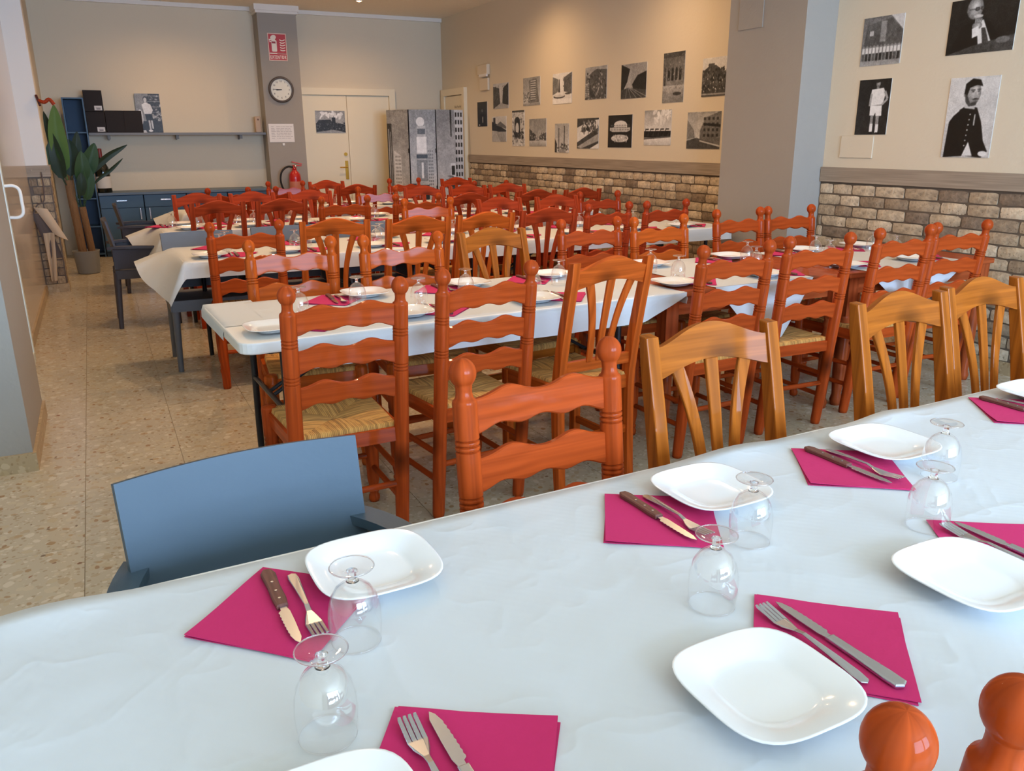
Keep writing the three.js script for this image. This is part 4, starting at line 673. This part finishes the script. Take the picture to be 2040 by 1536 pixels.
function facing(w, h, t, label, category, name, pos, depth = 0.004) {      // a thin print facing +z
  const m = new THREE.Mesh(new THREE.BoxGeometry(w, h, depth), [paperEdge, paperEdge, paperEdge, paperEdge, printMat(t), paperEdge]);
  m.name = numbered(name); m.position.set(...pos); m.castShadow = m.receiveShadow = true; scene.add(m); return tag(m, label, category);
}
facing(0.42, 0.3, art(168, 120, (a) => { a.fade(150, 175); a.spots(22, 0.1, 0.05, 0.8, 0.25, 200, 240, 0.1); a.poly([[0, 0.6], [0.1, 0.42], [0.5, 0.4], [0.55, 0.5], [1, 0.62], [1, 1], [0, 1]], 45); a.rect(0.55, 0.3, 0.12, 0.3, 40); a.spots(90, 0, 0.55, 1, 0.45, 30, 130, 0.04); a.poly([[0, 0.95], [0.6, 0.85], [1, 0.97], [1, 1], [0, 1]], 150); }), 'black-and-white print of a ruined castle taped to the double door', 'photograph', 'wall_photograph', [3.095, 1.64, ZB + 0.034]);

// ---------------------------------------------------------------- the clock pillar
const PZ = -11.63;
facing(0.24, 0.335, canvasTex(200, 280, (g, W, H) => {
  g.fillStyle = 'rgb(226,190,170)'; g.fillRect(0, 0, W, H); g.fillStyle = 'rgb(186,22,26)'; g.fillRect(9, 9, W - 18, 190); g.fillRect(9, 212, W - 18, 59);
  g.fillStyle = 'rgb(240,226,206)'; g.beginPath(); g.roundRect(38, 70, 56, 118, 12); g.fill(); g.beginPath(); g.ellipse(60, 44, 32, 24, -0.4, 0, 6.3); g.fill(); g.fillRect(50, 40, 30, 36); g.fillRect(14, 60, 34, 12); g.beginPath(); g.moveTo(14, 74); g.lineTo(40, 84); g.lineTo(22, 96); g.fill();
  g.fillStyle = 'rgb(150,20,22)'; g.fillRect(42, 84, 40, 20);
  g.strokeStyle = 'rgb(240,226,206)'; g.lineWidth = 10; for (let i = 0; i < 5; i++) { g.beginPath(); g.moveTo(128, 62 + i * 26); g.quadraticCurveTo(146, 86 + i * 24, 182, 62 + i * 27); g.stroke(); }
  g.fillRect(9, 202, W - 18, 7); g.fillStyle = 'rgb(240,226,206)'; g.fillRect(12, 201, 80, 8);
  g.font = 'bold 36px sans-serif'; g.textAlign = 'center'; g.setTransform(1, 0, 0, 1.35, 0, -88); g.fillText('EXTINTOR', W / 2, 258, 176); g.setTransform(1, 0, 0, 1, 0, 0);
}), 'red fire extinguisher sign reading EXTINTOR above the clock', 'sign', 'fire_sign', [2.385, 2.565, PZ + 0.003]);
{
  const c = thing('wall_clock', 'round wall clock with dark rim on the grey pillar', 'clock', [2.385, 2.04, PZ]);
  part('rim', lathe([[0.135, 0.0], [0.166, 0.0], [0.166, 0.02], [0.155, 0.036], [0.14, 0.036], [0.135, 0.022]], 40).rotateX(Math.PI / 2), std(srgb(84, 76, 70), 0.4), c);
  const t = canvasTex(256, 256, (g) => { g.fillStyle = 'rgb(228,226,210)'; g.fillRect(0, 0, 256, 256); g.fillStyle = 'rgb(70,70,66)'; g.font = 'bold 26px sans-serif'; g.textAlign = 'center'; g.textBaseline = 'middle'; for (let k = 1; k <= 12; k++) { const a = k * Math.PI / 6; g.fillText(String(k), 128 + 96 * Math.sin(a), 128 - 96 * Math.cos(a)); } for (let k = 0; k < 60; k++) { const a = k * Math.PI / 30; g.fillRect(127 + 118 * Math.sin(a), 127 - 118 * Math.cos(a), 2, 2); } });
  part('dial', new THREE.CircleGeometry(0.138, 40).translate(0, 0, 0.018), std(0xffffff, 0.5, { map: t }), c);
  part('hour_hand', box(0.07, 0.011, 0.002, -0.03, 0, 0.021).rotateZ(0.08), M.black, c);
  part('minute_hand', box(0.105, 0.007, 0.002, -0.045, 0, 0.024).rotateZ(-0.05), M.black, c);
}
facing(0.33, 0.235, canvasTex(220, 156, (g, W, H) => { g.fillStyle = 'rgb(228,222,214)'; g.fillRect(0, 0, W, H); g.fillStyle = 'rgb(168,160,154)'; for (let j = 0; j < 8; j++) { g.fillRect(20, 22 + j * 14, 24 + (j * 37) % 16, 4); let x = 66; while (x < W - 30) { const w = 8 + rnd() * 26; g.fillRect(x, 22 + j * 14, w, 4); x += w + 5; } } }), 'white sheet of small print in a plastic sleeve below the clock', 'notice', 'paper_notice', [2.345, 1.49, PZ + 0.003]);
single('sleeve_clip', rbox(0.03, 0.03, 0.008, 0.003), M.white, 'tiny white clip on the pillar under the paper notice', 'clip', [2.36, 1.345, PZ + 0.004]);
{
  const e = thing('fire_extinguisher', 'red fire extinguisher with black hose on the grey pillar', 'fire extinguisher', [2.455, 0.5, PZ + 0.095]);
  part('cylinder', lathe([[0.0001, 0], [0.07, 0], [0.08, 0.02], [0.08, 0.4], [0.072, 0.455], [0.045, 0.49], [0.03, 0.5], [0.03, 0.52], [0.0001, 0.52]], 28), M.extinguisher, e);
  part('label_band', lathe([[0.0805, 0.24], [0.0808, 0.25], [0.0808, 0.35], [0.0805, 0.36]], 28), std(srgb(196, 120, 96), 0.5), e);
  const v = part('valve', merge([lathe([[0.028, 0.515], [0.03, 0.53], [0.024, 0.56], [0.0001, 0.562]], 14), rbox(0.14, 0.014, 0.028, 0.004).rotateZ(-0.25).translate(0.04, 0.6, 0), rbox(0.12, 0.012, 0.026, 0.004).rotateZ(-0.05).translate(0.04, 0.566, 0)]), M.extinguisher, e);
  part('gauge', new THREE.SphereGeometry(0.017, 12, 8).translate(0.01, 0.56, 0.035), M.chrome, v);
  part('hose', tube([[-0.02, 0.55, 0.01], [-0.09, 0.555, 0.02], [-0.17, 0.5, 0.03], [-0.2, 0.4, 0.03], [-0.18, 0.28, 0.03], [-0.1, 0.16, 0.03]], 0.013, 30, 8), M.rubber, e);
  part('bracket', box(0.06, 0.3, 0.02, 0, 0.26, -0.084), M.steelBlack, e);
  part('pin_tag', rbox(0.012, 0.13, 0.004, 0.001).translate(0.093, 0.29, 0.02), M.white, e);
}

// ---------------------------------------------------------------- shelf and blue cabinets on the back wall
{
  const s = thing('wall_shelf', 'long grey-blue wall shelf with brackets above the blue cabinets', 'shelf', [0, 1.5, ZB]);
  part('board', box(2.13, 0.03, 0.26, 1.085, -0.015, 0.13), std(srgb(120, 126, 132), 0.6), s);
  for (const x of [0.24, 1.04, 1.83]) part('bracket', merge([box(0.035, 0.05, 0.06, x, -0.055, 0.19), box(0.02, 0.06, 0.02, x, -0.06, 0.01)]), M.pot, s);
}
const handleBar = (L) => merge([rbox(L, 0.016, 0.01, 0.003).translate(0, 0, 0.022), box(0.01, 0.01, 0.02, -L / 2 + 0.01, 0, 0.01), box(0.01, 0.01, 0.02, L / 2 - 0.01, 0, 0.01)]);
const hBar = handleBar(0.12), vBar = handleBar(0.14).rotateZ(Math.PI / 2);
const CZ = -11.45;
for (let k = 0; k < 4; k++) {
  const x0 = 0.02 + k * 0.508, w = 0.5, c = thing('base_cabinet', `dark blue base cabinet with drawer and door, ${ORD[k]} from left under the shelf`, 'cabinet', [x0 + 0.254, 0, CZ], 0, 'blue base cabinets');
  part('body', span(-w / 2, w / 2, 0.06, 0.755, -0.018, -0.48), M.blueDark, c);
  part('plinth', span(-w / 2, w / 2, 0, 0.06, -0.05, -0.48), M.blueDark, c);
  const d = part('drawer', rbox(w - 0.006, 0.15, 0.018, 0.003).translate(0, 0.675, -0.009), M.blue, c);
  part('handle', hBar, M.chrome, d, [0.0, 0.687, 0]);
  const q = part('door', rbox(w - 0.006, 0.525, 0.018, 0.003).translate(0, 0.332, -0.009), M.blue, c);
  part('handle', vBar, M.chrome, q, [(k % 2 ? -1 : 1) * 0.2, 0.52, 0]);
}
single('cabinet_top', rbox(2.06, 0.032, 0.52, 0.004), std(srgb(86, 104, 122), 0.45), 'continuous grey-blue worktop along the base cabinets', 'worktop', [1.05, 0.771, -11.685]);
{
  const b = thing('tall_bookshelf', 'narrow tall blue open shelf unit behind the potted plant', 'shelf unit', [-0.105, 0, -11.5]);
  const W = 0.235;
  for (const s of [-1, 1]) part('side_panel', box(0.016, 1.9, 0.3, s * (W / 2 - 0.008), 0.95, -0.15), M.blue, b);
  part('back_panel', box(W - 0.03, 1.88, 0.01, 0, 0.95, -0.295), M.blueDark, b);
  for (const y of [0.04, 0.38, 0.72, 1.1, 1.5, 1.892]) part('shelf', box(W - 0.032, 0.016, 0.29, 0, y, -0.15), M.blue, b);
}
const boxLabel = canvasTex(64, 40, (g) => { g.fillStyle = 'rgb(214,214,214)'; g.fillRect(0, 0, 64, 40); g.fillStyle = 'rgb(96,96,104)'; g.fillRect(12, 16, 40, 4); g.fillRect(16, 24, 34, 8); });
[[0.12, 1.75, true, 'upper black archive box with a white label, standing on another box'], [0.12, 1.5, true, 'lower black archive box with a white label at the left end of the shelf'], [0.332, 1.5, false, 'plain black archive box in the middle of the row on the shelf'], [0.54, 1.5, false, 'plain black archive box next to the portrait on the shelf']].forEach(([x, y, lab, label], k) => {
  const b = thing('archive_box', label, 'box', [x, y, -11.8], 0, 'black archive boxes');
  part('box_body', rbox(0.208, k > 1 ? 0.262 : 0.246, 0.2, 0.004).translate(0, k > 1 ? 0.131 : 0.123, 0), M.black, b);
  if (lab) part('label', new THREE.PlaneGeometry(0.085, 0.053).translate(0.045, 0.04, 0.1006), std(0xffffff, 0.7, { map: boxLabel }), b);
});
facing(0.295, 0.475, art(150, 240, (a) => { a.bg(135); a.rect(0.5, 0, 0.5, 0.7, 60); a.spots(90, 0.5, 0.02, 0.5, 0.68, 30, 190, 0.05); for (let j = 0; j < 5; j++) a.rect(0.5, 0.05 + j * 0.14, 0.5, 0.012, 150); a.rect(0, 0.7, 1, 0.3, 55); a.ell(0.42, 0.14, 0.1, 0.075, 60); a.ell(0.41, 0.16, 0.065, 0.06, 190); a.poly([[0.25, 0.28], [0.4, 0.22], [0.6, 0.27], [0.68, 0.42], [0.6, 0.52], [0.32, 0.52]], 215); a.poly([[0.34, 0.52], [0.6, 0.52], [0.66, 0.68], [0.38, 0.7]], 45); a.line(0.48, 0.68, 0.5, 0.92, 0.07, 190); a.line(0.58, 0.68, 0.6, 0.9, 0.07, 190); a.ell(0.16, 0.6, 0.1, 0.2, 200); a.ell(0.5, 0.95, 0.09, 0.03, 220); a.poly([[0, 1], [0, 0.95], [0.3, 0.93], [0.35, 1]], 200); }), 'black-and-white portrait of a woman leaning on the shelf', 'photograph', 'portrait_photograph', [0.745, 1.739, -11.928], 0.02);
{
  const b = thing('shelf_dispenser', 'small beige upright box at the right end of the shelf', 'dispenser', [2.075, 1.5, -11.8]);
  part('housing', rbox(0.075, 0.205, 0.07, 0.012).translate(0, 0.1025, 0), std(srgb(200, 170, 140), 0.6), b);
  part('nozzle', new THREE.CylinderGeometry(0.012, 0.012, 0.008, 14).rotateX(Math.PI / 2).translate(0, 0.165, 0.037), std(srgb(120, 84, 62), 0.6), b);
}
{
  const b = thing('wine_bottle', 'very large dark wine bottle with white label on the cabinet top', 'bottle', [0.105, 0.787, -11.55]);
  part('glass_body', lathe([[0.0001, 0], [0.08, 0], [0.084, 0.012], [0.084, 0.24], [0.075, 0.3], [0.045, 0.365], [0.026, 0.4], [0.024, 0.52], [0.0001, 0.521]], 28), M.bottle, b);
  part('label', lathe([[0.0845, 0.055], [0.0852, 0.06], [0.0852, 0.19], [0.0845, 0.195]], 28), M.label, b);
  part('capsule', lathe([[0.0262, 0.42], [0.0262, 0.515], [0.027, 0.525], [0.0001, 0.528]], 20), M.capsule, b);
}
{ // potted banana-like plant
  const p = thing('potted_plant', 'tall potted plant with broad leaves in a grey pot', 'plant', [-0.185, 0, -10.15]);
  part('pot', lathe([[0.0001, 0], [0.105, 0], [0.112, 0.01], [0.132, 0.235], [0.138, 0.245], [0.138, 0.25], [0.12, 0.25], [0.118, 0.22], [0.0001, 0.22]], 32), M.pot, p);
  part('soil', new THREE.CylinderGeometry(0.118, 0.118, 0.01, 24).translate(0, 0.22, 0), M.soil, p);
  part('trunk', tube([[-0.03, 0.2, 0.02], [-0.04, 0.5, 0.02], [-0.055, 0.8, 0.01], [-0.06, 1.0, 0]], 0.042, 20, 12), M.trunk, p);
  part('trunk', tube([[0.06, 0.2, 0], [0.05, 0.4, 0], [0.035, 0.62, 0.01], [0.03, 0.72, 0.01]], 0.036, 16, 12), M.trunk, p);
  const leaf = (pts, w, roll, m) => {
    const c = new THREE.CatmullRomCurve3(pts.map((q) => new THREE.Vector3(...q))), up = new THREE.Vector3(Math.sin(roll), 0.15, Math.cos(roll));
    const f = (u, v) => { const q = c.getPoint(v), t = c.getTangent(v), side = new THREE.Vector3().crossVectors(t, up).normalize(), n = new THREE.Vector3().crossVectors(side, t), k = v < 0.28 ? 0.04 + 0.1 * v : Math.pow(Math.sin(Math.min(1, (v - 0.2) / 0.8) * Math.PI * 0.98 + 0.03), 0.7), s = (u - 0.5) * 2; const o = q.addScaledVector(side, s * w * Math.max(0.02, k)).addScaledVector(n, Math.abs(s) * w * 0.3 * k); return [o.x, o.y, o.z]; };
    part('leaf', sheet(f, 8, 22), m, p);
  };
  leaf([[-0.05, 0.85, 0], [-0.08, 1.15, 0.05], [-0.1, 1.45, 0.09], [-0.085, 1.76, 0.1]], 0.085, 0.1, M.leafLight);
  leaf([[-0.06, 0.9, 0], [-0.12, 1.2, 0.02], [-0.15, 1.45, 0.02], [-0.19, 1.7, 0]], 0.05, -0.5, M.leafDark);
  leaf([[-0.06, 0.85, 0], [-0.13, 1.08, 0.05], [-0.165, 1.26, 0.08], [-0.175, 1.4, 0.08]], 0.07, -0.3, M.leaf);
  leaf([[-0.05, 0.85, 0], [0.0, 1.1, -0.03], [0.05, 1.3, -0.05], [0.09, 1.5, -0.06]], 0.06, 0.2, M.leafDark);
  leaf([[0.0, 0.8, 0.01], [0.1, 1.05, 0.03], [0.17, 1.2, 0.05], [0.24, 1.38, 0.05]], 0.085, 0.2, M.leaf);
  leaf([[0.02, 0.7, 0.02], [0.09, 0.82, 0.06], [0.13, 1.0, 0.08], [0.14, 1.18, 0.08]], 0.06, 0.2, M.leaf);
  leaf([[0.03, 0.72, 0.02], [0.15, 1.05, 0.02], [0.32, 1.22, 0], [0.56, 1.36, -0.02]], 0.042, 0.9, M.leafDark);
  leaf([[0.03, 0.72, 0.0], [0.2, 0.98, 0.02], [0.36, 1.1, 0], [0.5, 1.22, -0.02]], 0.022, 0.9, M.leafDark);
  leaf([[-0.06, 0.88, 0.02], [-0.11, 1.05, 0.06], [-0.13, 1.25, 0.1], [-0.15, 1.5, 0.1]], 0.07, -0.2, M.leafDark);
  leaf([[-0.05, 0.88, 0.0], [-0.03, 1.08, 0.02], [0.0, 1.28, 0.03], [0.0, 1.42, 0.02]], 0.08, 0.0, M.leafDark);
  leaf([[0.0, 0.82, 0.02], [0.06, 1.0, 0.07], [0.09, 1.14, 0.1], [0.1, 1.3, 0.1]], 0.075, 0.15, M.leaf);
  leaf([[0.0, 0.75, 0.02], [0.04, 0.86, 0.08], [0.06, 0.98, 0.11], [0.07, 1.08, 0.11]], 0.05, 0.1, M.leafDark);
  for (let k = 0; k < 7; k++) { const a = k * 0.9; part('stem', tube([[0.03, 0.62, 0], [0.03 + 0.03 * Math.cos(a), 0.72, 0.03 * Math.sin(a)], [0.03 + 0.06 * Math.cos(a), 0.84 + 0.01 * k, 0.05 * Math.sin(a)]], 0.005, 8, 6), M.leaf, p); }
}
{ // folding screen in the corner
  const corners = [[3.74, -11.35], [3.93, -11.0], [4.28, -10.9], [4.72, -10.98]], H = 1.775;
  const f = thing('folding_screen', 'three-panel folding screen printed with a black-and-white city square', 'screen', [0, 0, 0]);
  const paints = [
    (a) => { a.fade(140, 205, 0, 1); a.poly([[0.28, 0.3], [0.62, 0.34], [0.66, 1], [0.3, 1]], 205); a.grid(0.34, 0.34, 0.28, 0.5, 5, 18, 120, 0.5); a.rect(0, 0.1, 0.22, 0.9, 70); a.rect(0.05, 0.14, 0.05, 0.8, 175); a.rect(0.14, 0.16, 0.04, 0.8, 160); a.rect(0.3, 0.7, 0.4, 0.3, 55); a.rect(0.7, 0.6, 0.3, 0.4, 80); for (let i = 0; i < 5; i++) a.line(0, 0.86 + i * 0.03, 0.2, 0.9 + i * 0.03, 0.03, i % 2 ? 190 : 40); },
    (a) => { a.fade(130, 210, 0, 0.8); a.ell(0.42, 0.09, 0.16, 0.035, 215); a.rect(0.28, 0.12, 0.34, 0.88, 180); a.rect(0.3, 0.14, 0.3, 0.04, 90); a.rect(0.26, 0.2, 0.38, 0.12, 220); a.rect(0.24, 0.33, 0.42, 0.03, 60); a.rect(0.24, 0.37, 0.42, 0.16, 130); a.rect(0.42, 0.39, 0.08, 0.12, 220); a.rect(0.2, 0.56, 0.5, 0.18, 40); a.rect(0.24, 0.58, 0.3, 0.14, 200); a.rect(0.28, 0.6, 0.22, 0.1, 90); a.rect(0.22, 0.78, 0.46, 0.16, 45); a.ell(0.74, 0.68, 0.06, 0.022, 200); a.grid(0.7, 0.3, 0.2, 0.3, 3, 12, 100); a.rect(0, 0.55, 0.2, 0.45, 60); a.rect(0.72, 0.7, 0.28, 0.3, 50); a.spots(40, 0, 0.6, 1, 0.38, 40, 230, 0.04); },
    (a) => { a.fade(150, 225, 0, 0.9); a.poly([[0.66, 0], [1, 0], [1, 1], [0.85, 0.9]], 205); a.grid(0.7, 0.02, 0.3, 0.62, 3, 11, 50, 0.55); a.poly([[0.5, 0], [0.56, 0], [0.56, 0.2], [0.52, 0.2]], 60); a.rect(0.5, 0.4, 0.18, 0.12, 225); a.rect(0.53, 0.42, 0.12, 0.07, 60); a.rect(0.46, 0.56, 0.2, 0.12, 60); a.rect(0.52, 0.66, 0.14, 0.16, 215); a.rect(0.4, 0.62, 0.14, 0.3, 90); a.spots(40, 0.36, 0.5, 0.4, 0.4, 40, 220, 0.035); a.poly([[0.66, 0.76], [1, 0.66], [1, 1], [0.66, 1]], 55); },
  ];
  for (let k = 0; k < 3; k++) {
    const [x0, z0] = corners[k], [x1, z1] = corners[k + 1], L = Math.hypot(x1 - x0, z1 - z0), t = art(130, 520, paints[k]);
    const m = part('panel', new THREE.BoxGeometry(L - 0.008, H, 0.025), [M.black, M.black, M.black, M.black, printMat(t), M.black], f, [(x0 + x1) / 2, H / 2 + 0.01, (z0 + z1) / 2], [0, -Math.atan2(z1 - z0, x1 - x0), 0]);
    for (const y of [0.35, -0.15, -0.65]) if (k < 2) part('hinge', rbox(0.02, 0.06, 0.008, 0.002).translate(L / 2 - 0.004, y, 0.014), M.black, m);
  }
}

// ---------------------------------------------------------------- the left edge
{ // glazed aluminium door standing open along the left panelling
  const d = thing('glass_door', 'pale aluminium glazed door with pull handle standing open at the left edge', 'door', [-0.52, 0, -5.55]);
  part('stile', rbox(0.045, 2.05, 0.06, 0.006).translate(0, 1.06, -0.42), M.alu, d);
  part('stile', rbox(0.045, 2.05, 0.06, 0.006).translate(0, 1.06, 0.42), M.alu, d);
  for (const y of [0.06, 2.06]) part('rail', rbox(0.045, 0.07, 0.84, 0.006).translate(0, y, 0), M.alu, d);
  part('pane', box(0.006, 1.95, 0.8, 0, 1.06, 0), phys(srgb(250, 255, 252), 0.02, { transmission: 1, thickness: 0 }), d);
  part('pull_handle', tube([[0.02, 1.14, -0.42], [0.07, 1.14, -0.42], [0.095, 1.12, -0.42], [0.1, 1.05, -0.42], [0.095, 0.97, -0.42], [0.07, 0.95, -0.42], [0.02, 0.95, -0.42]], 0.01, 30, 8), M.white, d);
}
{
  const h = thing('coat_hook', 'reddish wooden coat hook high on the left wall near the corner', 'hook', [-0.36, 1.76, -9.0]);
  part('plate', rbox(0.02, 0.1, 0.05, 0.006).rotateZ(0.2).translate(0, 0, 0.04), M.darkWood, h);
  part('peg', tube([[0, 0.0, 0.05], [0.05, -0.015, 0.06], [0.09, 0.01, 0.06], [0.125, -0.035, 0.06]], 0.016, 16, 8), M.redder, h);
}
{
  const b = thing('hanging_bag', 'beige cloth bag hanging in front of the brick pilaster', 'bag', [-0.47, 0, -8.86]);
  const beige = std(srgb(196, 176, 150), 0.9, { side: THREE.DoubleSide }), dark = std(srgb(92, 82, 80), 0.9, { side: THREE.DoubleSide });
  part('flap', slab((u, v) => [-0.06 + 0.1 * u + 0.13 * v, 0.82 - 0.02 * u - 0.25 * v - 0.05 * u * v, 0.03 + 0.02 * Math.sin(u * 3)], 8, 8, 0.008), beige, b);
  part('lining', slab((u, v) => [-0.09 + 0.1 * u + 0.1 * v, 0.76 - 0.42 * v, 0.01 + 0.012 * Math.sin(u * 6)], 6, 8, 0.006), dark, b);
  part('skirt', slab((u, v) => [-0.02 + 0.09 * u * (1 - 0.5 * v), 0.58 - 0.45 * v, 0.025 + 0.018 * Math.sin(u * 8 + v * 2)], 8, 8, 0.006), beige, b);
  part('strap', tube([[-0.085, 0.74, 0.02], [-0.03, 0.84, 0.03], [0.02, 0.86, 0.0], [0.04, 1.0, -0.04], [0.04, 1.13, -0.06]], 0.006, 16, 6), dark, b);
}
shade(scene);
renderer.render(scene, camera);
